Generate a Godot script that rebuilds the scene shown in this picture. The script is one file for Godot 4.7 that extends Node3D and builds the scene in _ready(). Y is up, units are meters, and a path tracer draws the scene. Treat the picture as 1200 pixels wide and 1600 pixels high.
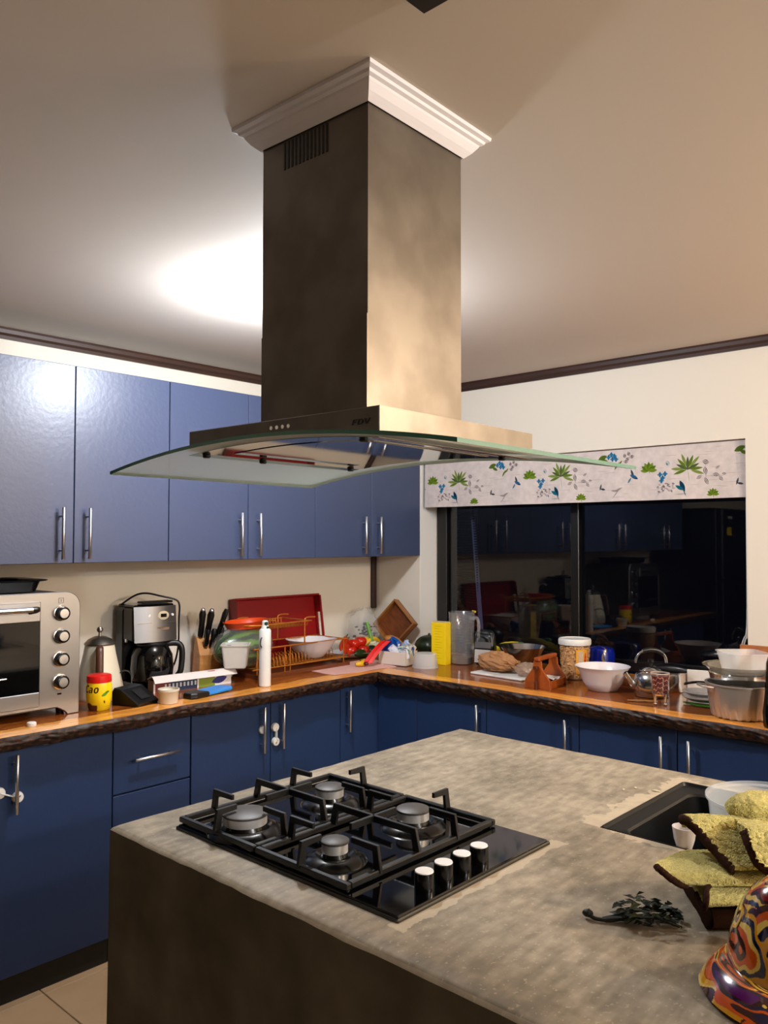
extends Node3D
# A kitchen at night: blue cabinets round a live-edge worktop, a concrete island with a gas hob under a glass hood.
# World: x runs along the back wall, z along the window wall, y up; the camera stands at x = 0, z = 0.
const TOP := 0.905
const NEWGROUP := 100
var M := {}
var taken := {}
var xf := Transform3D()
var sg := 1
var facet := false     # the next lump is creased, not smooth

# ---------------------------------------------------------------- helpers: naming
func numbered(n: String) -> String:
	if not taken.has(n):
		taken[n] = 0
		return n
	taken[n] += 1
	return "%s_%03d" % [n, taken[n]]

func tag(o: Node3D, label: String, cat: String, group := "") -> Node3D:
	o.set_meta("label", label)
	o.set_meta("category", cat)
	if group != "":
		o.set_meta("group", group)
	return o

func thing(n: String, label: String, cat: String, at := Vector3.ZERO, turn := 0.0, group := "") -> Node3D:
	var o := Node3D.new()
	o.name = numbered(n)
	add_child(o)
	o.position = at
	o.rotation.y = turn
	return tag(o, label, cat, group)

func mesh(n: String, st: SurfaceTool, m: Material, parent: Node3D = null, label := "") -> MeshInstance3D:
	var o := MeshInstance3D.new()
	st.generate_normals()
	st.index()
	o.mesh = st.commit()
	o.material_override = null
	o.mesh.surface_set_material(0, m)
	if parent == null:
		o.name = numbered(n)
		add_child(o)
	else:
		o.name = n
		parent.add_child(o, true)
	if label != "":
		o.set_meta("label", label)
	xf = Transform3D()
	return o

func struct(n: String, st: SurfaceTool, m: Material, parent: Node3D = null) -> MeshInstance3D:
	var o := mesh(n, st, m, parent)
	if parent == null:
		o.set_meta("kind", "structure")
	return o

func copy(src: Node3D, n: String, at: Vector3, turn: float, label: String, group := "") -> Node3D:
	var o: Node3D = src.duplicate()
	o.name = numbered(n)
	add_child(o)
	o.position = at
	o.rotation = Vector3(0, turn, 0)
	o.set_meta("label", label)
	if group != "":
		o.set_meta("group", group)
	return o

# ---------------------------------------------------------------- helpers: shapes
func S() -> SurfaceTool:
	var st := SurfaceTool.new()
	st.begin(Mesh.PRIMITIVE_TRIANGLES)
	sg = 1
	return st

func put(st: SurfaceTool, p: Vector3, uv: Vector2, g: int) -> void:
	st.set_smooth_group(g)
	st.set_uv(uv)
	st.add_vertex(xf * p)

func tri(st: SurfaceTool, a: Vector3, b: Vector3, c: Vector3, g: int = -1, ua := Vector2.ZERO, ub := Vector2.ZERO, uc := Vector2.ZERO) -> void:
	if a.is_equal_approx(b) or b.is_equal_approx(c) or a.is_equal_approx(c):
		return
	put(st, a, ua, g)
	put(st, c, uc, g)
	put(st, b, ub, g)

func q4(st: SurfaceTool, a: Vector3, b: Vector3, c: Vector3, d: Vector3, g: int = -1, ua := Vector2.ZERO, ub := Vector2.ZERO, uc := Vector2.ZERO, ud := Vector2.ZERO) -> void:
	tri(st, a, b, c, g, ua, ub, uc)
	tri(st, a, c, d, g, ua, uc, ud)

func qo(st: SurfaceTool, a: Vector3, b: Vector3, c: Vector3, d: Vector3, n: Vector3) -> void:
	var nn := (b - a).cross(c - a)
	if nn.length() < 1e-12:
		nn = (c - a).cross(d - a)
	if nn.dot(n) >= 0:
		q4(st, a, b, c, d)
	else:
		q4(st, a, d, c, b)

func box(st: SurfaceTool, c: Vector3, s: Vector3, b := 0.003) -> void:
	b = minf(b, minf(s.x, minf(s.y, s.z)) * 0.45)
	var v := {}
	for i in 8:
		var sn := Vector3(1 if i & 1 else -1, 1 if i & 2 else -1, 1 if i & 4 else -1)
		for k in 3:
			var p := s * 0.5 * sn
			for j in 3:
				if j != k:
					p[j] -= b * sn[j]
			v[i * 3 + k] = c + p
	for k in 3:
		var j := (k + 1) % 3
		var l := (k + 2) % 3
		for sgn in [0, 1]:
			var base: int = sgn << k
			var n := Vector3.ZERO
			n[k] = 1 if sgn else -1
			qo(st, v[base * 3 + k], v[(base | 1 << j) * 3 + k], v[(base | 1 << j | 1 << l) * 3 + k], v[(base | 1 << l) * 3 + k], n)
			if b > 0.0:
				for sg2 in [0, 1]:
					var e: int = base | sg2 << j
					var n2 := n
					n2[j] = 1 if sg2 else -1
					qo(st, v[e * 3 + k], v[(e | 1 << l) * 3 + k], v[(e | 1 << l) * 3 + j], v[e * 3 + j], n2)
	if b > 0.0:
		for i in 8:
			var sn := Vector3(1 if i & 1 else -1, 1 if i & 2 else -1, 1 if i & 4 else -1)
			var a: Vector3 = v[i * 3]
			var bb: Vector3 = v[i * 3 + 1]
			var cc: Vector3 = v[i * 3 + 2]
			if (bb - a).cross(cc - a).dot(sn) > 0:
				tri(st, a, bb, cc)
			else:
				tri(st, a, cc, bb)

func span(st: SurfaceTool, a: Vector3, b: Vector3, bev := 0.003) -> void:
	box(st, (a + b) * 0.5, (b - a).abs(), bev)

# profile: (radius, height) from the bottom centre up the outside (and down the inside); ex squashes to an oval, lobes make flutes
func lathe(st: SurfaceTool, prof: Array, seg := 32, at := Vector3.ZERO, ex := Vector2.ONE, flute := 0, fl_amp := 0.0, fl_top := 0.0) -> void:
	sg += 1
	var vlen := 0.0
	var total := 0.0
	for j in prof.size() - 1:
		total += prof[j].distance_to(prof[j + 1])
	for j in prof.size() - 1:
		var p0: Vector2 = prof[j]
		var p1: Vector2 = prof[j + 1]
		if j > 0:
			var d0: Vector2 = (prof[j] - prof[j - 1]).normalized()
			var d1: Vector2 = (p1 - p0).normalized()
			if d0.dot(d1) < 0.8:
				sg += 1
		var l := p0.distance_to(p1)
		for i in seg:
			var a0 := TAU * i / seg
			var a1 := TAU * (i + 1) / seg
			var k := [p0, p0, p1, p1]
			var an := [a0, a1, a1, a0]
			var w: Array[Vector3] = []
			for m in 4:
				var rr: float = k[m].x
				if flute > 0:
					rr *= 1.0 + fl_amp * cos(an[m] * flute) * clampf(1.0 - k[m].y / fl_top, 0, 1)
				w.append(at + Vector3(rr * cos(an[m]) * ex.x, k[m].y, rr * sin(an[m]) * ex.y))
			var u0 := 1.0 - float(i) / seg
			var u1 := 1.0 - float(i + 1) / seg
			var v0 := 1.0 - vlen / total
			var v1 := 1.0 - (vlen + l) / total
			q4(st, w[0], w[3], w[2], w[1], sg, Vector2(u0, v0), Vector2(u0, v1), Vector2(u1, v1), Vector2(u1, v0))
		vlen += l

# a cup-like shell: outer profile, rim, inner profile
func shell(outer: Array, t: float) -> Array:
	var p: Array = [Vector2(0, outer[0].y)]
	p.append_array(outer)
	for i in range(outer.size() - 1, -1, -1):
		p.append(Vector2(maxf(outer[i].x - t, 0.0), outer[i].y if i > 0 else outer[i].y + t))
	p.append(Vector2(0, outer[0].y + t))
	return p

func tube(st: SurfaceTool, pts: Array, r, seg := 8, closed := false, flat := 1.0) -> void:
	sg += 1
	var n := pts.size()
	var rings: Array = []
	var prev := Vector3.ZERO
	for i in n:
		var t: Vector3
		if closed:
			t = (pts[(i + 1) % n] - pts[(i + n - 1) % n]).normalized()
		elif i == 0:
			t = (pts[1] - pts[0]).normalized()
		elif i == n - 1:
			t = (pts[n - 1] - pts[n - 2]).normalized()
		else:
			t = ((pts[i + 1] - pts[i]).normalized() + (pts[i] - pts[i - 1]).normalized()).normalized()
		if prev == Vector3.ZERO:
			prev = Vector3.UP if absf(t.y) < 0.9 else Vector3.RIGHT
		var nn := (prev - t * prev.dot(t)).normalized()
		prev = nn
		var bb := t.cross(nn)
		var rad: float = r[i] if r is Array else r
		var ring: Array[Vector3] = []
		for k in seg:
			var a := TAU * k / seg
			ring.append(pts[i] + (nn * cos(a) * flat + bb * sin(a)) * rad)
		rings.append(ring)
	var last := n if closed else n - 1
	for i in last:
		var A: Array = rings[i]
		var B: Array = rings[(i + 1) % n]
		for k in seg:
			var k1 := (k + 1) % seg
			var v0 := float(i) / last
			var v1 := float(i + 1) / last
			q4(st, A[k], A[k1], B[k1], B[k], sg, Vector2(float(k) / seg, v0), Vector2(float(k + 1) / seg, v0), Vector2(float(k + 1) / seg, v1), Vector2(float(k) / seg, v1))
	if not closed:
		sg += 1
		for k in seg:
			var k1 := (k + 1) % seg
			tri(st, pts[0], rings[0][k1], rings[0][k], sg)
			tri(st, pts[n - 1], rings[n - 1][k], rings[n - 1][k1], sg)

func curve(pts: Array, steps := 6, closed := false) -> Array:
	var out: Array = []
	var n := pts.size()
	for i in (n if closed else n - 1):
		var p0: Vector3 = pts[(i + n - 1) % n] if closed or i > 0 else pts[i]
		var p1: Vector3 = pts[i]
		var p2: Vector3 = pts[(i + 1) % n]
		var p3: Vector3 = pts[(i + 2) % n] if closed or i < n - 2 else p2
		for s in steps:
			var t := float(s) / steps
			out.append(0.5 * ((2.0 * p1) + (p2 - p0) * t + (2.0 * p0 - 5.0 * p1 + 4.0 * p2 - p3) * t * t + (3.0 * p1 - p0 - 3.0 * p2 + p3) * t * t * t))
	if not closed:
		out.append(pts[n - 1])
	return out

# polygon in x,y pushed along z from z0 to z1, chamfer b
func prism(st: SurfaceTool, poly: PackedVector2Array, z0: float, z1: float, b := 0.0, smooth := false) -> void:
	if Geometry2D.is_polygon_clockwise(poly):
		poly.reverse()
	var inner := poly
	if b > 0.0:
		var off := Geometry2D.offset_polygon(poly, -b, Geometry2D.JOIN_MITER)
		if off.size() == 1 and off[0].size() == poly.size():
			inner = off[0]
			var best := 0
			for i in inner.size():
				if inner[i].distance_to(poly[0]) < inner[best].distance_to(poly[0]):
					best = i
			var rolled := PackedVector2Array()
			for i in inner.size():
				rolled.append(inner[(best + i) % inner.size()])
			inner = rolled
		else:
			b = 0.0
	var idx := Geometry2D.triangulate_polygon(inner)
	for k in range(0, idx.size(), 3):
		var a := inner[idx[k]]
		var c := inner[idx[k + 1]]
		var d := inner[idx[k + 2]]
		if (c - a).cross(d - a) < 0:
			var s := c
			c = d
			d = s
		tri(st, Vector3(a.x, a.y, z1), Vector3(c.x, c.y, z1), Vector3(d.x, d.y, z1), -1, a, c, d)
		tri(st, Vector3(a.x, a.y, z0), Vector3(d.x, d.y, z0), Vector3(c.x, c.y, z0), -1, a, d, c)
	sg += 1
	var g := sg if smooth else -1
	var n := poly.size()
	for i in n:
		var j := (i + 1) % n
		var p := poly[i]
		var q := poly[j]
		q4(st, Vector3(p.x, p.y, z0 + b), Vector3(q.x, q.y, z0 + b), Vector3(q.x, q.y, z1 - b), Vector3(p.x, p.y, z1 - b), g, Vector2(z0, i), Vector2(z0, j), Vector2(z1, j), Vector2(z1, i))
		if b > 0.0:
			var ip := inner[i]
			var iq := inner[j]
			q4(st, Vector3(p.x, p.y, z1 - b), Vector3(q.x, q.y, z1 - b), Vector3(iq.x, iq.y, z1), Vector3(ip.x, ip.y, z1))
			q4(st, Vector3(ip.x, ip.y, z0), Vector3(iq.x, iq.y, z0), Vector3(q.x, q.y, z0 + b), Vector3(p.x, p.y, z0 + b))

# a grid of points with thickness t along its normal
func sheet(st: SurfaceTool, f: Callable, nu: int, nv: int, t := 0.001) -> void:
	sg += 3
	var P: Array = []
	for i in nu + 1:
		var row: Array[Vector3] = []
		for j in nv + 1:
			row.append(f.call(float(i) / nu, float(j) / nv))
		P.append(row)
	var Q: Array = []
	for i in nu + 1:
		var row: Array[Vector3] = []
		for j in nv + 1:
			var du: Vector3 = P[mini(i + 1, nu)][j] - P[maxi(i - 1, 0)][j]
			var dv: Vector3 = P[i][mini(j + 1, nv)] - P[i][maxi(j - 1, 0)]
			row.append(P[i][j] - du.cross(dv).normalized() * t)
		Q.append(row)
	for i in nu:
		for j in nv:
			var a := Vector2(float(i) / nu, float(j) / nv)
			var c := Vector2(float(i + 1) / nu, float(j + 1) / nv)
			q4(st, P[i][j], P[i + 1][j], P[i + 1][j + 1], P[i][j + 1], sg, a, Vector2(c.x, a.y), c, Vector2(a.x, c.y))
			q4(st, Q[i][j], Q[i][j + 1], Q[i + 1][j + 1], Q[i + 1][j], sg + 1, a, Vector2(a.x, c.y), c, Vector2(c.x, a.y))
	for i in nu:
		q4(st, P[i][0], Q[i][0], Q[i + 1][0], P[i + 1][0])
		q4(st, P[i][nv], P[i + 1][nv], Q[i + 1][nv], Q[i][nv])
	for j in nv:
		q4(st, P[0][j], P[0][j + 1], Q[0][j + 1], Q[0][j])
		q4(st, P[nu][j], Q[nu][j], Q[nu][j + 1], P[nu][j + 1])

# a closed lump: direction -> radius vector
func lump(st: SurfaceTool, f: Callable, nu := 24, nv := 14) -> void:
	sg += 1
	for j in nv:
		for i in nu:
			var w: Array[Vector3] = []
			for k in [[i, j], [i + 1, j], [i + 1, j + 1], [i, j + 1]]:
				var a: float = TAU * (k[0] % nu) / nu
				var b: float = -PI / 2 + PI * k[1] / nv
				var d := Vector3(cos(b) * cos(a), sin(b), cos(b) * sin(a))
				if k[1] == 0:
					d = Vector3.DOWN
				elif k[1] == nv:
					d = Vector3.UP
				w.append(f.call(d))
			var u0 := 1.0 - float(i) / nu
			var u1 := 1.0 - float(i + 1) / nu
			var v0 := 1.0 - float(j) / nv
			var v1 := 1.0 - float(j + 1) / nv
			var g := -1 if facet else sg
			q4(st, w[0], w[3], w[2], w[1], g, Vector2(u0, v0), Vector2(u0, v1), Vector2(u1, v1), Vector2(u1, v0))
	facet = false

func noise(sd: int, fr: float, oct := 3) -> FastNoiseLite:
	var n := FastNoiseLite.new()
	n.seed = sd
	n.frequency = fr
	n.noise_type = FastNoiseLite.TYPE_SIMPLEX_SMOOTH
	n.fractal_octaves = oct
	return n

func ball(st: SurfaceTool, c: Vector3, r: Vector3, amp := 0.0, fr := 8.0, sd := 1, nu := 20, nv := 12, pw := 1.0) -> void:
	var n := noise(sd, fr, 2)
	lump(st, func(d: Vector3):
		var e := d
		if pw != 1.0:
			e = Vector3(signf(d.x) * pow(absf(d.x), pw), signf(d.y) * pow(absf(d.y), pw), signf(d.z) * pow(absf(d.z), pw))
		var p := e * r
		return c + p * (1.0 + amp * n.get_noise_3dv(d * 1.0 + c * 3.0))
	, nu, nv)

# ---------------------------------------------------------------- helpers: materials
func mat(n: String, c: Color, rough := 0.6, metal := 0.0, spec := 0.5) -> StandardMaterial3D:
	var m := StandardMaterial3D.new()
	m.resource_name = n
	m.albedo_color = c
	m.roughness = rough
	m.metallic = metal
	m.metallic_specular = spec
	M[n] = m
	return m

func clear(n: String, c: Color, rough := 0.05) -> StandardMaterial3D:
	var m := mat(n, c, rough)
	m.transparency = BaseMaterial3D.TRANSPARENCY_ALPHA
	return m

func tex(im: Image) -> ImageTexture:
	return ImageTexture.create_from_image(im)

func nz(sd: int, fr: float, a: Color, b: Color, size := 512, oct := 4, kind := FastNoiseLite.TYPE_SIMPLEX_SMOOTH, lo := 0.0, hi := 1.0) -> NoiseTexture2D:
	var t := NoiseTexture2D.new()
	t.width = size
	t.height = size
	t.seamless = true
	var n := noise(sd, fr, oct)
	n.noise_type = kind
	t.noise = n
	var g := Gradient.new()
	g.set_color(0, a)
	g.set_color(1, b)
	g.set_offset(0, lo)
	g.set_offset(1, hi)
	t.color_ramp = g
	return t

func bumps(m: StandardMaterial3D, sd: int, fr: float, strength: float, scale: float, world := true) -> void:
	var t := NoiseTexture2D.new()
	t.width = 256
	t.height = 256
	t.seamless = true
	t.as_normal_map = true
	t.bump_strength = 4.0
	t.noise = noise(sd, fr, 4)
	m.normal_enabled = true
	m.normal_texture = t
	m.normal_scale = strength
	m.uv1_triplanar = true
	m.uv1_world_triplanar = world
	m.uv1_scale = Vector3.ONE * scale

func leaf(im: Image, x: float, y: float, l: float, w: float, ang: float, c: Color, hollow := false) -> void:
	var r := int(l / 2 + 2)
	var ca := cos(ang)
	var sa := sin(ang)
	for j in range(int(y) - r, int(y) + r + 1):
		if j < 0 or j >= im.get_height():
			continue
		for i in range(int(x) - r, int(x) + r + 1):
			var dx := (i - x) * ca + (j - y) * sa
			var dy := -(i - x) * sa + (j - y) * ca
			var u := dx / (l / 2)
			if absf(u) >= 1.0:
				continue
			var h := (w / 2) * (1.0 - u * u)
			var e := absf(dy) / maxf(h, 0.01)
			if e < 1.0:
				if hollow and e < 0.55 and absf(dy) > 0.6:
					continue
				var ii := posmod(i, im.get_width())
				var o := im.get_pixel(ii, j)
				im.set_pixel(ii, j, o.lerp(c, clampf(h - absf(dy), 0.25, 1.0) * c.a))

func line(im: Image, a: Vector2, b: Vector2, w: float, c: Color) -> void:
	leaf(im, (a.x + b.x) / 2, (a.y + b.y) / 2, a.distance_to(b) * 1.05, w * 1.3, (b - a).angle(), c)

# letters: the triangles of a TextMesh filled into an image
func write(im: Image, s: String, at: Vector2, height: float, c: Color, slant := 0.0) -> void:
	var t := letters(s, 0.0)
	t.font_size = 64
	var ar := t.get_mesh_arrays()
	if ar.is_empty():
		return
	var vs: PackedVector3Array = ar[Mesh.ARRAY_VERTEX]
	var ix: PackedInt32Array = ar[Mesh.ARRAY_INDEX]
	var k := height / (64.0 * t.pixel_size * 0.72)
	var cnt := ix.size() if ix.size() > 0 else vs.size()
	for q in range(0, cnt, 3):
		var p: Array[Vector2] = []
		for m in 3:
			var v := vs[ix[q + m]] if ix.size() > 0 else vs[q + m]
			p.append(Vector2(at.x + (v.x + v.y * slant) * k, at.y - v.y * k))
		var lo := p[0].min(p[1]).min(p[2])
		var hi := p[0].max(p[1]).max(p[2])
		for j in range(maxi(int(lo.y), 0), mini(int(hi.y) + 1, im.get_height() - 1) + 1):
			for i in range(maxi(int(lo.x), 0), mini(int(hi.x) + 1, im.get_width() - 1) + 1):
				if Geometry2D.point_is_inside_triangle(Vector2(i + 0.5, j + 0.5), p[0], p[1], p[2]):
					im.set_pixel(i, j, c)

func letters(s: String, depth: float) -> TextMesh:
	var t := TextMesh.new()
	t.text = s
	var f := SystemFont.new()
	f.font_names = PackedStringArray(["Droid Sans"])
	f.font_weight = 700
	t.font = f
	t.font_size = 64
	t.pixel_size = 0.01
	t.depth = depth
	return t

func img(w: int, h: int, c: Color) -> Image:
	var im := Image.create(w, h, false, Image.FORMAT_RGB8)
	im.fill(c)
	return im

func textured(n: String, im: Image, rough := 0.6, spec := 0.5) -> StandardMaterial3D:
	var m := mat(n, Color.WHITE, rough, 0.0, spec)
	m.albedo_texture = tex(im)
	return m

const ZW := -3.33      # back wall
const XW := 3.55       # window wall
const CEIL := 2.395
const ZU := -2.97      # fronts of the wall cabinets
const ZD := -2.76      # fronts of the base cabinets, back run
const XD := 2.968       # fronts of the base cabinets, window run
var bulb_at := Vector3(1.84, 2.30, -2.09)
var dining_at := Vector3(1.3, 2.2, 2.2)
var far_at := Vector3(2.7, 2.2, 0.9)

func _ready() -> void:
	var cam := Camera3D.new()
	cam.name = "camera"
	cam.position = Vector3(0, 1.55, 0)
	cam.rotation_degrees = Vector3(1.889, -47.516, 0.07)
	cam.fov = 64.4
	cam.near = 0.02
	add_child(cam)
	var env := Environment.new()
	env.background_mode = Environment.BG_COLOR
	env.background_color = Color(0.03, 0.035, 0.06)
	env.tonemap_mode = Environment.TONE_MAPPER_LINEAR
	env.tonemap_exposure = 0.93
	env.sdfgi_enabled = true
	env.ssao_enabled = true
	env.ssil_enabled = true
	var we := WorldEnvironment.new()
	we.name = "surroundings"
	we.environment = env
	add_child(we)
	lamp(bulb_at, Color(0.94, 0.965, 1.0), 1.9, "white dome ceiling lamp above the aisle behind the hood chimney")
	lamp(far_at, Color(1.0, 0.90, 0.78), 3.4, "warm dome ceiling lamp over the near end of the room right of the island")
	lamp(dining_at, Color(0.98, 0.985, 1.0), 4.2, "dome ceiling lamp over the part of the room behind the camera")
	materials()
	shell_of_room()
	window()
	cabinets()
	worktops()
	island()
	hob()
	hood()
	back_run()
	back_corner()
	window_run()
	island_things()

func lamp(at: Vector3, c: Color, e: float, label: String) -> void:
	var t := thing("ceiling_lamp", label, "lamp", Vector3(at.x, at.y, at.z))
	var st := S()
	lathe(st, [Vector2(0, 0.0745), Vector2(0.07, 0.0745), Vector2(0.075, 0.078), Vector2(0.075, CEIL - at.y - 0.001), Vector2(0, CEIL - at.y - 0.001)], 32)
	mesh("lamp_base", st, mat("lamp white", Color(0.85, 0.83, 0.8), 0.5), t)
	st = S()
	lathe(st, [Vector2(0, -0.065), Vector2(0.03, -0.058), Vector2(0.055, -0.035), Vector2(0.066, 0.0), Vector2(0.06, 0.035), Vector2(0.045, 0.07), Vector2(0, 0.074)], 32)
	var m := mat("lamp glow", Color(1, 1, 1), 0.4)
	m.emission_enabled = true
	m.emission = c
	m.emission_energy_multiplier = 6.0
	mesh("lamp_globe", st, m, t)
	var l := OmniLight3D.new()
	l.name = "light"
	l.light_color = c
	l.light_energy = e
	l.light_size = 0.06
	l.omni_range = 12.0
	l.omni_attenuation = 2.0
	l.shadow_enabled = true
	t.add_child(l)

func materials() -> void:
	var w := mat("wall paint", Color(0.87, 0.84, 0.785), 0.75, 0, 0.3)
	var c := mat("ceiling paint", Color(0.82, 0.785, 0.745), 0.8, 0, 0.3)
	mat("jamb paint", Color(0.84, 0.84, 0.83), 0.7, 0, 0.3)
	var dw := mat("dark wood", Color.WHITE, 0.45)
	dw.albedo_texture = nz(7, 0.012, Color(0.16, 0.08, 0.045), Color(0.25, 0.13, 0.075), 256)
	dw.uv1_triplanar = true
	dw.uv1_world_triplanar = true
	dw.uv1_scale = Vector3(0.5, 6, 0.5)
	var lw := mat("room panel", Color(0.12, 0.095, 0.08), 0.6)
	lw.resource_name = "room panel"
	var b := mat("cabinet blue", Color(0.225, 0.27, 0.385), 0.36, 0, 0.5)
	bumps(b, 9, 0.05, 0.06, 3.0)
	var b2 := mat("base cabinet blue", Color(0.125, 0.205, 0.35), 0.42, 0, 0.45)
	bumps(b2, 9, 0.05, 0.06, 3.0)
	mat("carcass", Color(0.10, 0.12, 0.2), 0.6)
	mat("plinth", Color(0.10, 0.095, 0.085), 0.6)
	mat("steel", Color(0.78, 0.77, 0.75), 0.25, 1.0)
	var br := mat("brushed steel", Color.WHITE, 0.42, 1.0)
	br.albedo_texture = nz(21, 0.008, Color(0.43, 0.405, 0.375), Color(0.49, 0.465, 0.435), 512, 4, FastNoiseLite.TYPE_SIMPLEX_SMOOTH, 0.2, 0.8)
	br.uv1_triplanar = true
	br.uv1_scale = Vector3(1.6, 1.6, 1.6)
	mat("polished steel", Color(0.74, 0.745, 0.75), 0.14, 1.0)
	mat("satin steel", Color(0.80, 0.80, 0.81), 0.3, 1.0)
	mat("aluminium", Color(0.74, 0.715, 0.69), 0.42, 0.75)
	mat("white plastic", Color(0.86, 0.85, 0.83), 0.4)
	mat("cream plastic", Color(0.84, 0.79, 0.69), 0.4)
	mat("black plastic", Color(0.022, 0.022, 0.024), 0.4)
	mat("black gloss", Color(0.012, 0.012, 0.014), 0.06)
	mat("black cast iron", Color(0.024, 0.023, 0.022), 0.42)
	mat("black enamel", Color(0.02, 0.019, 0.018), 0.2)
	mat("white enamel", Color(0.87, 0.85, 0.86), 0.22)
	mat("chrome", Color(0.88, 0.87, 0.86), 0.1, 1.0)
	clear("pane", Color(0.015, 0.016, 0.025, 0.35), 0.02)
	clear("clear plastic", Color(0.93, 0.94, 0.95, 0.10), 0.12)
	clear("frosted plastic", Color(0.90, 0.89, 0.87, 0.62), 0.45)
	clear("milky plastic", Color(0.90, 0.90, 0.90, 0.30), 0.4)
	clear("hazy glass", Color(0.92, 0.98, 0.96, 0.5), 0.35)
	clear("clear glass", Color(0.95, 0.97, 0.97, 0.015), 0.03)
	mat("glass edge", Color(0.24, 0.48, 0.43), 0.15)
	mat("brown plastic", Color(0.30, 0.17, 0.11), 0.4)
	mat("red", Color(0.52, 0.03, 0.045), 0.38)
	mat("copper", Color(0.74, 0.46, 0.16), 0.3, 0.5)
	mat("yellow", Color(0.92, 0.78, 0.05), 0.4)
	mat("green", Color(0.12, 0.35, 0.08), 0.5)

func shell_of_room() -> void:
	var x0 := -2.6
	var z1 := 3.0
	# floor: a slab, with the tiles that show beside the island set on it
	var st := S()
	span(st, Vector3(x0 - 0.15, -0.15, ZW - 0.15), Vector3(XW + 0.15, -0.006, z1 + 0.15), 0)
	var fl := struct("floor", st, mat("grout", Color(0.50, 0.41, 0.30), 0.8))
	var tones: Array = []
	for k in 4:
		var tm := mat("floor tile %d" % k, Color.WHITE, 0.28)
		var g := 0.97 + 0.02 * k
		tm.albedo_texture = nz(31 + k, 0.01, Color(0.68, 0.55, 0.41) * g, Color(0.76, 0.63, 0.48) * g, 256)
		tm.uv1_triplanar = true
		tm.uv1_world_triplanar = true
		tones.append(tm)
	st = S()
	box(st, Vector3.ZERO, Vector3(0.444, 0.012, 0.444), 0.002)
	var tile0: MeshInstance3D = null
	var k := 0
	for i in range(-6, 6):
		for j in range(-2, 6):
			var c := Vector3(1.297 + 0.447 * (i + 0.5), 0, -2.745 + 0.447 * (j + 0.5))
			if c.x > 3.2 or c.z > -0.2:
				continue
			var t: MeshInstance3D
			if tile0 == null:
				tile0 = mesh("tile", st, tones[0], fl)
				t = tile0
			else:
				t = tile0.duplicate()
				t.name = "tile"
				fl.add_child(t, true)
			t.position = c
			t.material_override = tones[(k * 7 + i * i) % 4]
			k += 1
	st = S()
	span(st, Vector3(x0 - 0.15, CEIL, ZW - 0.15), Vector3(XW + 0.15, CEIL + 0.15, z1 + 0.15), 0)
	struct("ceiling", st, M["ceiling paint"])
	st = S()
	span(st, Vector3(x0 - 0.15, 0, ZW - 0.15), Vector3(XW + 0.15, CEIL, ZW), 0)
	struct("wall_back", st, M["wall paint"])
	st = S()
	span(st, Vector3(x0 - 0.15, 0, z1), Vector3(XW + 0.15, CEIL, z1 + 0.15), 0)
	struct("wall_front", st, M["wall paint"])
	st = S()
	span(st, Vector3(x0 - 0.15, 0, ZW), Vector3(x0, CEIL, z1), 0)
	struct("wall_left", st, M["room panel"])
	# window wall, with the opening
	st = S()
	var a := -2.975
	var b := -1.185
	var t0 := 1.976
	var lo := 0.848
	var d := 0.22
	span(st, Vector3(XW, 0, ZW), Vector3(XW + d, CEIL, a), 0)
	span(st, Vector3(XW, 0, b), Vector3(XW + d, CEIL, z1), 0)
	span(st, Vector3(XW, t0, a), Vector3(XW + d, CEIL, b), 0)
	span(st, Vector3(XW, 0, a), Vector3(XW + d, lo, b), 0)
	struct("wall_right", st, M["wall paint"])
	# the paler lining of the far jamb
	st = S()
	span(st, Vector3(XW + 0.002, lo, a), Vector3(XW + 0.145, t0, a + 0.004), 0)
	struct("trim_1", st, M["jamb paint"])
	# ceiling moulding, dark timber
	var prof := PackedVector2Array([Vector2(0, 0), Vector2(0.012, 0), Vector2(0.016, 0.012), Vector2(0.028, 0.02), Vector2(0.032, 0.034), Vector2(0.036, 0.042), Vector2(0, 0.042)])
	st = S()
	var p2 := PackedVector2Array()
	for p in prof:
		p2.append(Vector2(-p.x, p.y))
	xf = Transform3D(Basis(Vector3.UP, 0), Vector3(XW, CEIL - 0.042, 0))
	prism(st, p2, ZW, z1)
	struct("trim_2", st, M["dark wood"])
	st = S()
	xf = Transform3D(Basis(Vector3(0, 0, 1), Vector3.UP, Vector3(-1, 0, 0)), Vector3(0, CEIL - 0.042, ZW))
	prism(st, prof, -XW, -x0)
	struct("trim_3", st, M["dark wood"])
	# dark strip down the corner of the two walls
	st = S()
	span(st, Vector3(XW - 0.034, 1.14, ZW + 0.001), Vector3(XW - 0.003, 1.47, ZW + 0.026), 0.004)
	struct("trim_4", st, M["dark wood"])
	# dark square box on the ceiling, only its corner in the picture
	st = S()
	span(st, Vector3(0.66, CEIL - 0.036, -0.787), Vector3(0.949, CEIL - 0.0005, -0.5), 0.003)
	var cb := mesh("ceiling_box", st, mat("ceiling box brown", Color(0.07, 0.045, 0.04), 0.5))
	tag(cb, "dark brown square box fixed to the ceiling, cut by the top edge of the photo", "box")

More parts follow.
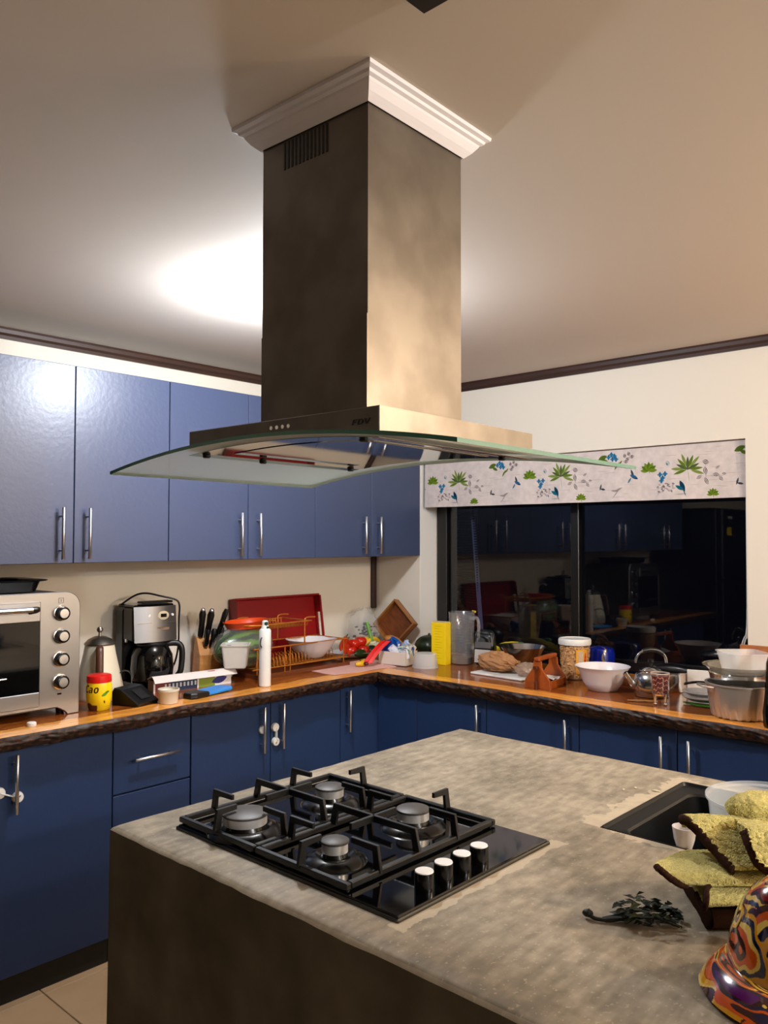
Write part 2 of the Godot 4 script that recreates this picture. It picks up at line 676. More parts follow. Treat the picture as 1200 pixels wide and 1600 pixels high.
func valance_image() -> Image:
	var w := 640
	var h := 246
	var im := img(w, h, Color(0.80, 0.755, 0.735))
	var n := noise(11, 0.02, 4)
	for y in h:
		for x in w:
			var v := 1.0 + 0.06 * n.get_noise_2d(x, y)
			im.set_pixel(x, y, Color(0.80 * v, 0.755 * v, 0.735 * v))
	var rng := RandomNumberGenerator.new()
	rng.seed = 5
	var grey := Color(0.30, 0.26, 0.27, 0.95)
	var pale := Color(0.42, 0.38, 0.39, 0.8)
	# faint handwriting lines
	for k in 26:
		var x := rng.randf() * w
		var y := rng.randf() * h * 0.95
		line(im, Vector2(x, y), Vector2(x + 25 + rng.randf() * 60, y + rng.randf_range(-1, 1)), 1.6, Color(0.5, 0.45, 0.46, 0.7))
	# maple leaves
	for q in [[38, 108, 1.0], [330, 228, 0.7]]:
		for k in 7:
			var a := -PI + PI * k / 6.0
			leaf(im, q[0] + cos(a) * 18 * q[2], q[1] + sin(a) * 18 * q[2], 46 * q[2], 19 * q[2], a, Color(0.30, 0.40, 0.08) if k % 2 else Color(0.40, 0.49, 0.14))
		line(im, Vector2(q[0], q[1]), Vector2(q[0] + 4, q[1] + 16), 2.5, Color(0.35, 0.4, 0.1))
	# blue flowers
	for q in [[92, 130], [105, 146], [99, 158], [116, 128], [478, 34], [492, 22], [498, 44], [508, 30], [516, 46]]:
		for k in 4:
			leaf(im, q[0] + cos(k * 1.57) * 5, q[1] + sin(k * 1.57) * 5, 17, 11, k * 1.57, Color(0.14, 0.36, 0.52) if k % 2 else Color(0.22, 0.48, 0.60))
	leaf(im, 128, 80, 26, 18, 1.3, Color(0.35, 0.5, 0.55, 0.8), true)
	leaf(im, 126, 84, 14, 8, 1.3, Color(0.25, 0.45, 0.5, 0.9))
	# palm-like fern bunch
	for k in 11:
		var a := -PI * 1.1 + PI * 1.2 * k / 10.0
		var r := 36.0 + 11.0 * sin(k * 2.1)
		leaf(im, 220 + cos(a) * r, 112 + sin(a) * r, 64, 14, a, [Color(0.33, 0.42, 0.12), Color(0.45, 0.52, 0.25), Color(0.28, 0.33, 0.2)][k % 3])
	line(im, Vector2(220, 112), Vector2(228, 178), 2.0, Color(0.45, 0.5, 0.3))
	# sketched flower stem
	for q in [[300, 84, 30, 20, 0.4], [298, 122, 36, 18, 1.4], [270, 150, 28, 14, 2.6], [302, 168, 36, 16, 1.1], [345, 142, 30, 16, 0.2], [366, 160, 26, 14, 0.9], [352, 110, 24, 10, -0.6], [380, 140, 20, 10, 0.1]]:
		leaf(im, q[0], q[1], q[2], q[3], q[4], grey, true)
		leaf(im, q[0], q[1], q[2] * 0.8, q[3] * 0.3, q[4], pale)
	line(im, Vector2(300, 146), Vector2(392, 148), 1.8, grey)
	line(im, Vector2(300, 90), Vector2(300, 180), 1.6, grey)
	# green and blue bunch at the top
	for q in [[446, 36, 52, 24, -0.4], [462, 52, 40, 16, 0.5], [520, 78, 44, 10, -1.0], [536, 66, 36, 9, -0.8]]:
		leaf(im, q[0], q[1], q[2], q[3], q[4], Color(0.30, 0.38, 0.12))
	# grey blossoms
	for q in [[560, 32], [580, 24], [574, 48], [596, 38], [566, 60]]:
		leaf(im, q[0], q[1], 24, 16, q[0] * 0.3, grey, true)
		leaf(im, q[0], q[1], 11, 8, q[0] * 0.3, Color(0.3, 0.25, 0.25, 0.8))
	# humming bird
	leaf(im, 598, 118, 44, 12, -1.9, Color(0.20, 0.25, 0.30))
	leaf(im, 606, 134, 46, 17, 0.5, Color(0.15, 0.34, 0.48))
	leaf(im, 584, 150, 34, 9, -1.0, Color(0.25, 0.42, 0.5))
	leaf(im, 616, 142, 18, 6, 0.2, Color(0.1, 0.15, 0.2))
	# dragonfly
	leaf(im, 196, 186, 56, 20, -2.0, Color(0.05, 0.20, 0.30))
	leaf(im, 184, 194, 46, 16, -2.6, Color(0.06, 0.36, 0.42))
	leaf(im, 204, 212, 50, 5, 1.2, Color(0.12, 0.3, 0.38))
	line(im, Vector2(166, 223), Vector2(216, 222), 2.0, Color(0.2, 0.15, 0.12))
	# pale sketched plant
	for k in 24:
		leaf(im, 80 + rng.randf() * 80, 170 + rng.randf() * 48, 10 + rng.randf() * 14, 5 + rng.randf() * 5, rng.randf() * 6.3, pale, k % 2 == 0)
	line(im, Vector2(66, 236), Vector2(140, 176), 1.6, pale)
	# grey dragonfly, small bird
	for q in [[520, 206, 70, 6, -0.9], [510, 196, 40, 10, 0.1], [530, 190, 44, 10, -0.4]]:
		leaf(im, q[0], q[1], q[2], q[3], q[4], Color(0.45, 0.40, 0.40, 0.6))
	leaf(im, 436, 176, 34, 9, -1.3, Color(0.22, 0.25, 0.28))
	leaf(im, 448, 186, 30, 10, 0.2, Color(0.18, 0.22, 0.26))
	return im

func window() -> void:
	var a := -2.97
	var b := -1.187
	var t0 := 1.974
	var lo := 0.915
	var x := 3.70
	var st := S()
	var f := 0.05
	span(st, Vector3(x, lo, a), Vector3(x + 0.06, t0, a + f + 0.02), 0.003)
	span(st, Vector3(x, lo, b - 0.02), Vector3(x + 0.06, t0, b), 0.003)
	span(st, Vector3(x, t0 - f, a), Vector3(x + 0.06, t0, b), 0.003)
	span(st, Vector3(x, lo, a), Vector3(x + 0.06, lo + f, b), 0.003)
	var w := struct("window_1", st, mat("window frame", Color(0.028, 0.025, 0.024), 0.35))
	st = S()
	span(st, Vector3(x + 0.002, lo + f, -2.10), Vector3(x + 0.045, t0 - f, -2.055), 0.003)
	struct("mullion", st, M["window frame"], w)
	st = S()
	span(st, Vector3(x + 0.022, lo + f, a + f), Vector3(x + 0.026, t0 - f, -2.09), 0)
	struct("pane", st, M["pane"], w)
	st = S()
	span(st, Vector3(x + 0.036, lo + f, -2.065), Vector3(x + 0.040, t0 - f, b - 0.02), 0)
	struct("pane", st, M["pane"], w)
	# insect screen outside the far end, and the pale edge of its blind
	st = S()
	for k in 70:
		var y := lo + 0.02 + (t0 - lo - 0.05) * k / 69.0
		box(st, Vector3(x + 0.09, y, -2.82), Vector3(0.004, 0.008, 0.15), 0)
	var sc := struct("insect_screen", st, mat("screen grey", Color(0.09, 0.09, 0.10), 0.6), w)
	sc.set_meta("kind", "stuff")
	st = S()
	sheet(st, func(u: float, v: float): return Vector3(x + 0.10 + 0.02 * sin(v * 9.0), lo + 0.05 + (t0 - lo - 0.07) * u, -2.815 + 0.085 * (1.0 - u) + 0.016 * v), 12, 4, 0.002)
	var cu := mesh("curtain_strip", st, mat("blue white cloth", Color(0.52, 0.58, 0.80), 0.8))
	tag(cu, "narrow pale blue strip of curtain hanging outside the far end of the dark window", "curtain")
	# valance
	var v := thing("window_valance", "white fabric window valance printed with green leaves, blue flowers and dragonflies", "valance", Vector3(3.575, 1.728, -2.07))
	var vm := textured("valance print", valance_image(), 0.85, 0.2)
	st = S()
	var za := -2.952
	var zb := -1.189
	sheet(st, func(u: float, q: float):
		var z := lerpf(za, zb, u)
		return Vector3(-0.006 * sin(u * 40.0) * q * q - 0.004 * q, (1.0 - q) * 0.245, z + 2.07)
	, 60, 8, 0.004)
	var vi := mesh("fabric", st, vm, v)
	vm.uv1_scale = Vector3((zb - za) / 0.637, 1, 1)
	vm.uv1_offset = Vector3(-0.03, 0, 0)
	vi.set_meta("label", "printed cream fabric front")
	st = S()
	span(st, Vector3(0.006, 0.215, za + 2.07), Vector3(0.05, 0.24, zb + 2.07), 0.002)
	mesh("rail", st, M["white plastic"], v)
	for k in 2:
		st = S()
		xf = Transform3D(Basis(), -v.position)
		tube(st, curve([Vector3(3.588, 1.75, -1.196), Vector3(3.59, 1.20 + 0.02 * k, -1.200), Vector3(3.585, 1.12, -1.208 - 0.008 * k), Vector3(3.57, 1.02, -1.236 - 0.016 * k), Vector3(3.56, 0.95, -1.268 - 0.026 * k), Vector3(3.55, TOP + 0.004, -1.285 - 0.03 * k)], 6), 0.0032, 6)
		mesh("cord", st, M["white plastic"], v, "white pull cord")

func bar_handle(parent: Node3D, c: Vector3, axis: Vector3, outw: Vector3, l := 0.19) -> void:
	# c is the middle of the bar, 3 cm off the door
	var st := S()
	var r := 0.0062
	tube(st, [c - axis * l / 2, c - axis * (l / 2 - 0.001), c + axis * (l / 2 - 0.001), c + axis * l / 2], [r * 0.8, r, r, r * 0.8], 12)
	for s in [-1, 1]:
		var p: Vector3 = c + axis * s * l * 0.33
		tube(st, [p, p - outw * 0.029], 0.004, 8)
	mesh("handle", st, M["satin steel"], parent, "satin steel bar handle")

func door_panel(parent: Node3D, n: String, a: Vector3, b: Vector3, m: Material) -> MeshInstance3D:
	var st := S()
	span(st, a, b, 0.0015)
	return mesh(n, st, m, parent)

func cabinets() -> void:
	# wall cabinets: three pairs of doors in the picture, one more beyond its left edge that the window mirrors
	var y0 := 1.455
	var y1 := 2.213
	var units := [
		[0.24, 0.655, 1.071, "blue two-door wall cabinet left of the photo edge, seen only in the window"],
		[1.073, 1.4895, 1.905, "blue two-door wall cabinet above the toaster oven, with the lamp glare on it"],
		[1.907, 2.3235, 2.739, "blue two-door wall cabinet in the middle, half behind the range hood"],
		[2.741, 3.1447, 3.546, "blue two-door wall cabinet nearest the window wall"]]
	for u in units:
		var t := thing("wall_cabinet", u[3], "cabinet", Vector3(u[0], y0, ZW), 0.0, "blue wall cabinets")
		var st := S()
		var w: float = u[2] - u[0]
		span(st, Vector3(0, 0, 0.001), Vector3(w, y1 - y0, 0.34), 0.001)
		mesh("body", st, M["cabinet blue"], t)
		for s in 2:
			var xa: float = 0.0 if s == 0 else u[1] - u[0] + 0.001
			var xb: float = u[1] - u[0] - 0.001 if s == 0 else w
			var d := door_panel(t, "door", Vector3(xa + 0.0008, 0.001, 0.342), Vector3(xb - 0.0008, y1 - y0, 0.36), M["cabinet blue"])
			var hx: float = xb - 0.054 if s == 0 else xa + 0.050
			if u[0] > 2.7:
				hx = xb - 0.068 if s == 0 else xa + 0.045
			bar_handle(d, Vector3(hx, 0.114, 0.39), Vector3.UP, Vector3(0, 0, 1), 0.196)
	# base cabinets, back run
	var yb := 0.10
	var yt := 0.846
	var bm: Material = M["base cabinet blue"]
	var base := [
		[0.322, 1.545, [[0.324, 0.729, 0.0], [0.731, 1.136, 1.084], [1.138, 1.545, 1.186]], "blue base cabinet under the toaster oven with a white child lock on its handle"],
		[1.884, 2.710, [[1.884, 2.287, 2.232], [2.289, 2.710, 2.339]], "blue two-door base cabinet under the dish rack with white child locks"],
		[2.712, 2.971, [[2.712, 2.971, 2.749]], "narrow blue base cabinet in the inner corner of the worktop"]]
	for u in base:
		var t := thing("base_cabinet", u[3], "cabinet", Vector3(u[0], 0, ZW), 0.0, "blue base cabinets")
		var st := S()
		span(st, Vector3(0, yb, 0.001), Vector3(u[1] - u[0], yt, ZD - ZW - 0.02), 0.001)
		mesh("body", st, M["carcass"], t)
		st = S()
		span(st, Vector3(0, 0, 0.05), Vector3(u[1] - u[0], yb - 0.001, ZD - ZW - 0.022), 0.001)
		mesh("plinth", st, M["plinth"], t)
		for d in u[2]:
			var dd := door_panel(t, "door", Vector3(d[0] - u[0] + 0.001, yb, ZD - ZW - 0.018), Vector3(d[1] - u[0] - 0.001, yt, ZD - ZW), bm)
			if d[2] > 0.0:
				bar_handle(dd, Vector3(d[2] - u[0], 0.735, ZD - ZW + 0.03), Vector3.UP, Vector3(0, 0, 1), 0.196)
	var t2 := thing("drawer_cabinet", "blue drawer cabinet under the coffee maker with a horizontal steel bar handle", "cabinet", Vector3(1.5475, 0, ZW), 0.0, "blue base cabinets")
	var s2 := S()
	span(s2, Vector3(0, yb, 0.001), Vector3(0.332, yt, ZD - ZW - 0.02), 0.001)
	mesh("body", s2, M["carcass"], t2)
	s2 = S()
	span(s2, Vector3(0, 0, 0.05), Vector3(0.332, yb - 0.001, ZD - ZW - 0.022), 0.001)
	mesh("plinth", s2, M["plinth"], t2)
	for q in [[0.610, 0.846], [0.36, 0.604], [0.10, 0.354]]:
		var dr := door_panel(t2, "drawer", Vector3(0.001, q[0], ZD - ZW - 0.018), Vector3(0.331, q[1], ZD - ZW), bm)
		bar_handle(dr, Vector3(0.171, (q[0] + q[1]) / 2, ZD - ZW + 0.03), Vector3.RIGHT, Vector3(0, 0, 1), 0.196)
	# base cabinets, window run
	var run := [
		[-2.505, -2.107, -2.139, "blue base cabinet door on the window side next to the inner corner"],
		[-2.105, -1.653, -1.700, "blue base cabinet under the wooden caddy with its handle hidden by the island"],
		[-1.651, -1.249, -1.299, "blue base cabinet under the steel kettle with its handle at the right"],
		[-1.247, -0.805, -1.195, "blue base cabinet under the fluted aluminium pot at the right edge"]]
	for u in run:
		var t := thing("base_cabinet", u[3], "cabinet", Vector3(XD, 0, u[0]), 0.0, "blue base cabinets")
		var l: float = u[1] - u[0]
		var st := S()
		span(st, Vector3(0.02, yb, 0), Vector3(XW - XD - 0.001, yt, l), 0.001)
		mesh("body", st, M["carcass"], t)
		st = S()
		span(st, Vector3(0.022, 0, 0), Vector3(XW - XD - 0.05, yb - 0.001, l), 0.001)
		mesh("plinth", st, M["plinth"], t)
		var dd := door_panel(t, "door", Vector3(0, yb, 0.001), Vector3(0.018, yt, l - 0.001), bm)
		bar_handle(dd, Vector3(-0.03, 0.72, u[2] - u[0]), Vector3.UP, Vector3(-1, 0, 0), 0.196)
	var fp := S()
	span(fp, Vector3(XD, 0.1, ZD + 0.0005), Vector3(XD + 0.018, yt, -2.507), 0.0015)
	tag(mesh("filler_panel", fp, bm), "plain blue filler panel in the inner corner of the base cabinets", "panel")
	# child locks
	var k1 := thing("cabinet_lock", "white plastic child lock strapped between the handles below the toaster oven", "lock", Vector3(1.168, 0.70, ZD), 0.0, "white child locks")
	lock(k1, Vector3(-0.03, 0.013, 0.012), Vector3(0.03, -0.013, 0.012))
	var k2 := thing("cabinet_lock", "white plastic child lock hanging upright right of the door gap under the dish rack", "lock", Vector3(2.307, 0.70, ZD), 0.0, "white child locks")
	lock(k2, Vector3(0, 0.032, 0.012), Vector3(0.003, -0.03, 0.012))
	var k3 := thing("cabinet_lock", "round white child lock disc behind the left handle under the dish rack", "lock", Vector3(2.238, 0.732, ZD), 0.0, "white child locks")
	var st := S()
	xf = Transform3D(Basis(Vector3.RIGHT, PI / 2), Vector3(0, 0, 0.0005))
	lathe(st, [Vector2(0, 0), Vector2(0.017, 0), Vector2(0.018, 0.003), Vector2(0.016, 0.011), Vector2(0, 0.013)], 24)
	mesh("disc", st, M["white plastic"], k3)

func lock(t: Node3D, a: Vector3, b: Vector3) -> void:
	for p in [a, b]:
		var st := S()
		xf = Transform3D(Basis(Vector3.RIGHT, PI / 2), Vector3(p.x, p.y, 0.0005))
		lathe(st, [Vector2(0, 0), Vector2(0.018, 0), Vector2(0.019, 0.004), Vector2(0.017, 0.014), Vector2(0.006, 0.016), Vector2(0, 0.016)], 24)
		mesh("button", st, M["white plastic"], t)
	var s2 := S()
	tube(s2, [a, (a + b) / 2, b], 0.0095, 8, false, 0.3)
	mesh("strap", s2, M["white plastic"], t)
	var s3 := S()
	xf = Transform3D(Basis(Vector3(0, 0, 1), 0.9), Vector3(b.x, b.y, 0.0165))
	box(s3, Vector3.ZERO, Vector3(0.018, 0.003, 0.002), 0)
	mesh("slot", s3, M["black plastic"], t)

func wood_image(sd: int, w: int, h: int) -> Image:
	var im := img(w, h, Color.BLACK)
	var n := noise(sd, 1.0, 4)
	var dark := Color(0.42, 0.20, 0.065)
	var mid := Color(0.60, 0.325, 0.12)
	var pale := Color(0.95, 0.655, 0.28)
	for y in h:
		for x in w:
			var u := x * 4.0 / w
			var v := float(y) / h
			var wob := 0.03 * n.get_noise_2d(u * 1.2, 7.0) + 0.008 * n.get_noise_2d(u * 6.0, 3.0)
			var g := n.get_noise_2d(u * 1.3, (v + wob) * 16.0)
			var f := n.get_noise_2d(u * 5.0, v * 90.0)
			var c := mid.lerp(dark, clampf(0.45 + g * 0.9 + f * 0.25, 0, 1))
			var e := smoothstep(0.815, 0.84, v + wob * 1.4)
			c = c.lerp(pale.lerp(mid, clampf(0.25 + 0.5 * f + 0.3 * g, 0, 1)), e)
			im.set_pixel(x, y, c)
	return im

func worktops() -> void:
	var bark := mat("bark edge", Color.WHITE, 0.5, 0, 0.45)
	bark.albedo_texture = nz(41, 0.02, Color(0.055, 0.028, 0.017), Color(0.36, 0.20, 0.105), 512, 5, FastNoiseLite.TYPE_SIMPLEX_SMOOTH, 0.3, 0.85)
	bark.uv1_triplanar = true
	bark.uv1_world_triplanar = true
	bark.uv1_scale = Vector3(3.5, 2.2, 3.5)
	var n := noise(17, 1.0, 3)
	var fine := noise(19, 1.0, 4)
	var wa := textured("worktop wood", wood_image(3, 1024, 300), 0.16)
	var wb := textured("worktop wood window side", wood_image(8, 1024, 300), 0.16)
	# back run: along x from 0.2 to the joint, front edge wanders
	var edge_a := func(x: float) -> float: return -2.697 + 0.022 * n.get_noise_2d(x * 1.6, 1.0) + 0.006 * fine.get_noise_2d(x * 7.0, 5.0)
	var edge_b := func(z: float) -> float: return 2.912 - 0.022 * n.get_noise_2d(z * 1.6, 9.0) - 0.006 * fine.get_noise_2d(z * 7.0, 15.0)
	var xj := 2.908
	var st := S()
	var f := func(u: float, v: float) -> Vector3:
		var x := lerpf(0.2, xj, u)
		return Vector3(x, TOP, lerpf(ZW + 0.001, edge_a.call(x), v))
	grid(st, f, 60, 1, Vector3.UP)
	var A := mesh("worktop", st, wa)
	tag(A, "varnished live-edge wooden worktop along the wall under the blue wall cabinets", "worktop", "live-edge worktops")
	st = S()
	grid(st, func(u: float, v: float) -> Vector3:
		var x := lerpf(0.2, xj, u)
		var bul := 0.012 * sin(v * PI) - 0.030 * v * v
		var r := 0.011 * fine.get_noise_2d(x * 26.0, v * 7.0) + 0.008 * fine.get_noise_2d(x * 9.0, v * 3.0 + 40.0)
		return Vector3(x, TOP - 0.058 * v - 0.010 * v * n.get_noise_2d(x * 3.0, 60.0), edge_a.call(x) + bul + r * sin(minf(v * 3.0, 1.0) * PI / 2))
	, 260, 12, Vector3(0, 0, 1))
	mesh("bark_edge", st, bark, A)
	st = S()
	span(st, Vector3(0.2, 0.848, ZW + 0.001), Vector3(xj, 0.9, ZD + 0.006), 0)
	mesh("underside", st, bark, A)
	st = S()
	var f2 := func(u: float, v: float) -> Vector3:
		var z := lerpf(ZW + 0.001, 0.3, u)
		var back := 3.699 if z > -2.97 and z < -1.19 else XW - 0.001
		return Vector3(lerpf(back, edge_b.call(z), v), TOP, z)
	grid(st, func(u: float, v: float) -> Vector3:
		var z := lerpf(ZW + 0.001, 0.3, u)
		var e: float = edge_b.call(z)
		if z < -2.7:
			e = xj + 0.002
		return Vector3(lerpf(XW - 0.001, e, v), TOP, z)
	, 72, 1, Vector3.UP)
	var B := mesh("worktop", st, wb)
	tag(B, "varnished live-edge wooden worktop along the dark window", "worktop", "live-edge worktops")
	st = S()
	grid(st, func(u: float, v: float) -> Vector3:
		var z := lerpf(-2.69, 0.3, u)
		var bul := 0.012 * sin(v * PI) - 0.030 * v * v
		var r := 0.011 * fine.get_noise_2d(z * 26.0 + 300.0, v * 7.0) + 0.008 * fine.get_noise_2d(z * 9.0 + 300.0, v * 3.0 + 40.0)
		return Vector3(edge_b.call(z) - bul - r * sin(minf(v * 3.0, 1.0) * PI / 2), TOP - 0.058 * v - 0.010 * v * n.get_noise_2d(z * 3.0, 70.0), z)
	, 280, 12, Vector3(-1, 0, 0))
	mesh("bark_edge", st, bark, B)
	st = S()
	span(st, Vector3(XD - 0.004, 0.848, ZW + 0.001), Vector3(XW - 0.001, 0.9, 0.3), 0)
	mesh("underside", st, bark, B)
	st = S()
	span(st, Vector3(XW - 0.002, 0.849, -2.968), Vector3(3.698, TOP - 0.0005, -1.192), 0)
	mesh("sill", st, wb, B)

# an open surface; n tells which side is out
func grid(st: SurfaceTool, f: Callable, nu: int, nv: int, n: Vector3) -> void:
	sg += 1
	for i in nu:
		for j in nv:
			var u0 := float(i) / nu
			var u1 := float(i + 1) / nu
			var v0 := float(j) / nv
			var v1 := float(j + 1) / nv
			var a: Vector3 = f.call(u0, v0)
			var b: Vector3 = f.call(u1, v0)
			var c: Vector3 = f.call(u1, v1)
			var d: Vector3 = f.call(u0, v1)
			if (c - a).cross(d - b).dot(n) > 0:
				q4(st, a, b, c, d, sg, Vector2(u0, v0), Vector2(u1, v0), Vector2(u1, v1), Vector2(u0, v1))
			else:
				q4(st, a, d, c, b, sg, Vector2(u0, v0), Vector2(u0, v1), Vector2(u1, v1), Vector2(u1, v0))

# island: block, sink opening, mortar patches
const IX0 := 0.948
const IX1 := 2.242
const IZ0 := -1.702
const IZ1 := 0.10
const SX0 := 1.686
const SX1 := 2.150
const SZ0 := -0.888
const SZ1 := -0.42

func island() -> void:
	var w := 860
	var h := 1200
	var im := img(w, h, Color.BLACK)
	var n := noise(51, 1.0, 5)
	var n2 := noise(52, 1.0, 3)
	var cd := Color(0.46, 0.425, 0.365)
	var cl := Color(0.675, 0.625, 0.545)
	var patch := Color(0.76, 0.70, 0.605)
	for y in h:
		for x in w:
			var X := lerpf(IX0, IX1, float(x) / w)
			var Z := lerpf(IZ0, IZ1, float(y) / h)
			var a := n.get_noise_2d(X * 2.2, Z * 2.2)
			var s := n2.get_noise_2d(X * 9.0 + Z * 4.0, Z * 34.0)
			var f := n.get_noise_2d(X * 22.0, Z * 22.0)
			var c := cd.lerp(cl, clampf(0.52 + 0.55 * a + 0.42 * s + 0.34 * f, 0, 1))
			# mortar round the hob and the sink
			var wob := 0.012 * n2.get_noise_2d(X * 30.0, Z * 30.0) + 0.02 * n2.get_noise_2d(X * 8.0, Z * 8.0)
			var dh := maxf(absf(X - 1.285) - 0.243, absf(Z + 1.246) - 0.332)
			var lim := 0.003
			if Z > -0.93:
				lim = 0.019
			if dh < lim + wob * 0.5:
				c = c.lerp(patch, 0.75)
			var ds := maxf(absf(X - (SX0 + SX1) / 2) - (SX1 - SX0) / 2, absf(Z - (SZ0 + SZ1) / 2) - (SZ1 - SZ0) / 2)
			var k := 0.016 if X < SX0 else 0.05 - 0.05 * (X - SX0)
			if ds < k + wob * 1.4:
				c = c.lerp(patch, 0.8 + 0.2 * f)
			var ed := minf(minf(X - IX0, IX1 - X), Z - IZ0)
			if ed < 0.006:
				c = c.lerp(patch, 0.5)
			if n2.get_noise_2d(X * 60.0, Z * 95.0) > 0.50:
				c = c.lerp(patch, 0.5)
			im.set_pixel(x, y, c)
	var top := textured("island concrete", im, 0.5, 0.35)
	var nt := NoiseTexture2D.new()
	nt.width = 512
	nt.height = 512
	nt.as_normal_map = true
	nt.bump_strength = 3.0
	nt.seamless = true
	nt.noise = noise(55, 0.012, 5)
	top.normal_enabled = true
	top.normal_texture = nt
	top.normal_scale = 0.35
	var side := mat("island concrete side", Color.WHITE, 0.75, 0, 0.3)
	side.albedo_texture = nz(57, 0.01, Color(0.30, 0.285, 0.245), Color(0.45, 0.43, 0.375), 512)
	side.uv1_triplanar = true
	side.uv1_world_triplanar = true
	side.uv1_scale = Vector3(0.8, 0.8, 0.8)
	var t := thing("kitchen_island", "grey trowelled concrete kitchen island with the hob and the sink let into it", "island", Vector3(0, 0, 0))
	var en := noise(58, 1.0, 3)
	# top as a grid that leaves the sink out; the rim wanders a little
	var st := S()
	var xs := [IX0, IX0 + 0.004, IX0 + 0.012]
	for i in range(1, 25):
		xs.append(lerpf(IX0 + 0.012, SX0, i / 24.0))
	for i in range(1, 13):
		xs.append(lerpf(SX0, SX1, i / 12.0))
	for i in range(1, 4):
		xs.append(lerpf(SX1, IX1 - 0.012, i / 3.0))
	xs.append_array([IX1 - 0.004, IX1])
	var zs := [IZ0, IZ0 + 0.004, IZ0 + 0.012]
	for i in range(1, 25):
		zs.append(lerpf(IZ0 + 0.012, SZ0, i / 24.0))
	for i in range(1, 13):
		zs.append(lerpf(SZ0, SZ1, i / 12.0))
	for i in range(1, 17):
		zs.append(lerpf(SZ1, IZ1, i / 16.0))
	var P := func(i: int, j: int) -> Vector3:
		var x: float = xs[i]
		var z: float = zs[j]
		var e := minf(x - IX0, minf(IX1 - x, z - IZ0))
		var y := TOP - 0.009 * pow(clampf(1.0 - e / 0.012, 0, 1), 2.0)
		var hb := maxf(absf(x - 1.285) - 0.25, absf(z + 1.246) - 0.34)
		if hb > 0.02 and (x < SX0 - 0.02 or z < SZ0 - 0.02 or z > SZ1 + 0.02):
			y += 0.0015 * en.get_noise_2d(x * 6.0, z * 6.0)
		if x <= IX0 + 0.005:
			x += 0.004 * en.get_noise_2d(z * 12.0, 3.0)
		if z <= IZ0 + 0.005:
			z += 0.004 * en.get_noise_2d(x * 12.0, 9.0)
		return Vector3(x, y, z)
	var UV := func(p: Vector3) -> Vector2: return Vector2((p.x - IX0) / (IX1 - IX0), (p.z - IZ0) / (IZ1 - IZ0))
	for i in xs.size() - 1:
		for j in zs.size() - 1:
			var mx: float = (xs[i] + xs[i + 1]) / 2
			var mz: float = (zs[j] + zs[j + 1]) / 2
			if mx > SX0 and mx < SX1 and mz > SZ0 and mz < SZ1:
				continue
			var a: Vector3 = P.call(i, j)
			var b: Vector3 = P.call(i, j + 1)
			var c: Vector3 = P.call(i + 1, j + 1)
			var d: Vector3 = P.call(i + 1, j)
			q4(st, a, b, c, d, 1, UV.call(a), UV.call(b), UV.call(c), UV.call(d))
	mesh("island_top", st, top, t)
	st = S()
	for j in zs.size() - 1:
		var a: Vector3 = P.call(0, j)
		var b: Vector3 = P.call(0, j + 1)
		var li := 8
		for k in li:
			var f := func(p: Vector3, kk: int) -> Vector3:
				var y := p.y * (1.0 - float(kk) / li)
				var dx := 0.0 if kk == 0 else 0.006 * en.get_noise_2d(p.z * 3.0, y * 3.0) - 0.004
				return Vector3(p.x + dx, y, p.z)
			q4(st, f.call(a, k), f.call(a, k + 1), f.call(b, k + 1), f.call(b, k), 2)
	for i in xs.size() - 1:
		var a: Vector3 = P.call(i, 0)
		var b: Vector3 = P.call(i + 1, 0)
		q4(st, a, b, Vector3(b.x, 0, b.z), Vector3(a.x, 0, a.z), 3)
		a = P.call(i, zs.size() - 1)
		b = P.call(i + 1, zs.size() - 1)
		q4(st, b, a, Vector3(a.x, 0, a.z), Vector3(b.x, 0, b.z), 4)
	for j in zs.size() - 1:
		var a: Vector3 = P.call(xs.size() - 1, j)
		var b: Vector3 = P.call(xs.size() - 1, j + 1)
		q4(st, a, b, Vector3(b.x, 0, b.z), Vector3(a.x, 0, a.z), 5)
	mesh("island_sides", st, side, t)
	# sink: sloping stone rim, deep basin
	var sk := thing("kitchen_sink", "dark grey composite sink let into the concrete island", "sink", Vector3((SX0 + SX1) / 2, 0.68, (SZ0 + SZ1) / 2))
	st = S()
	var hx := (SX1 - SX0) / 2 - 0.0005
	var hz := (SZ1 - SZ0) / 2 - 0.0005
	var loops := [[0.0, TOP - 0.68 + 0.0015, 0.012], [0.003, TOP - 0.68 + 0.001, 0.012], [0.006, TOP - 0.68 - 0.006, 0.014], [0.036, TOP - 0.68 - 0.012, 0.03], [0.040, TOP - 0.68 - 0.017, 0.032], [0.048, 0.02, 0.04], [0.065, 0.004, 0.05], [0.09, 0.0, 0.06]]
	var rl := func(q: Array, k: int) -> Vector3:
		var r: float = q[2]
		var c := k / 8
		var aa := (k % 8) / 7.0 * PI / 2 + c * PI / 2
		var cx: float = (hx - q[0] - r) * (1 if c == 0 or c == 3 else -1)
		var cz: float = (hz - q[0] - r) * (1 if c < 2 else -1)
		return Vector3(cx + r * cos(aa), q[1], cz + r * sin(aa))
	for q in loops.size() - 1:
		for k in 32:
			var k1 := (k + 1) % 32
			q4(st, rl.call(loops[q], k), rl.call(loops[q], k1), rl.call(loops[q + 1], k1), rl.call(loops[q + 1], k), q + 1)
	for k in 32:
		tri(st, Vector3.ZERO, rl.call(loops[-1], (k + 1) % 32), rl.call(loops[-1], k))
	var sm := mat("sink stone", Color(0.055, 0.055, 0.055), 0.4, 0, 0.4)
	bumps(sm, 61, 0.2, 0.2, 8.0)
	mesh("basin", st, sm, sk)
	st = S()
	lathe(st, [Vector2(0, 0.001), Vector2(0.04, 0.001), Vector2(0.042, 0.003), Vector2(0.03, 0.004), Vector2(0, 0.002)], 24)
	mesh("drain", st, M["steel"], sk)

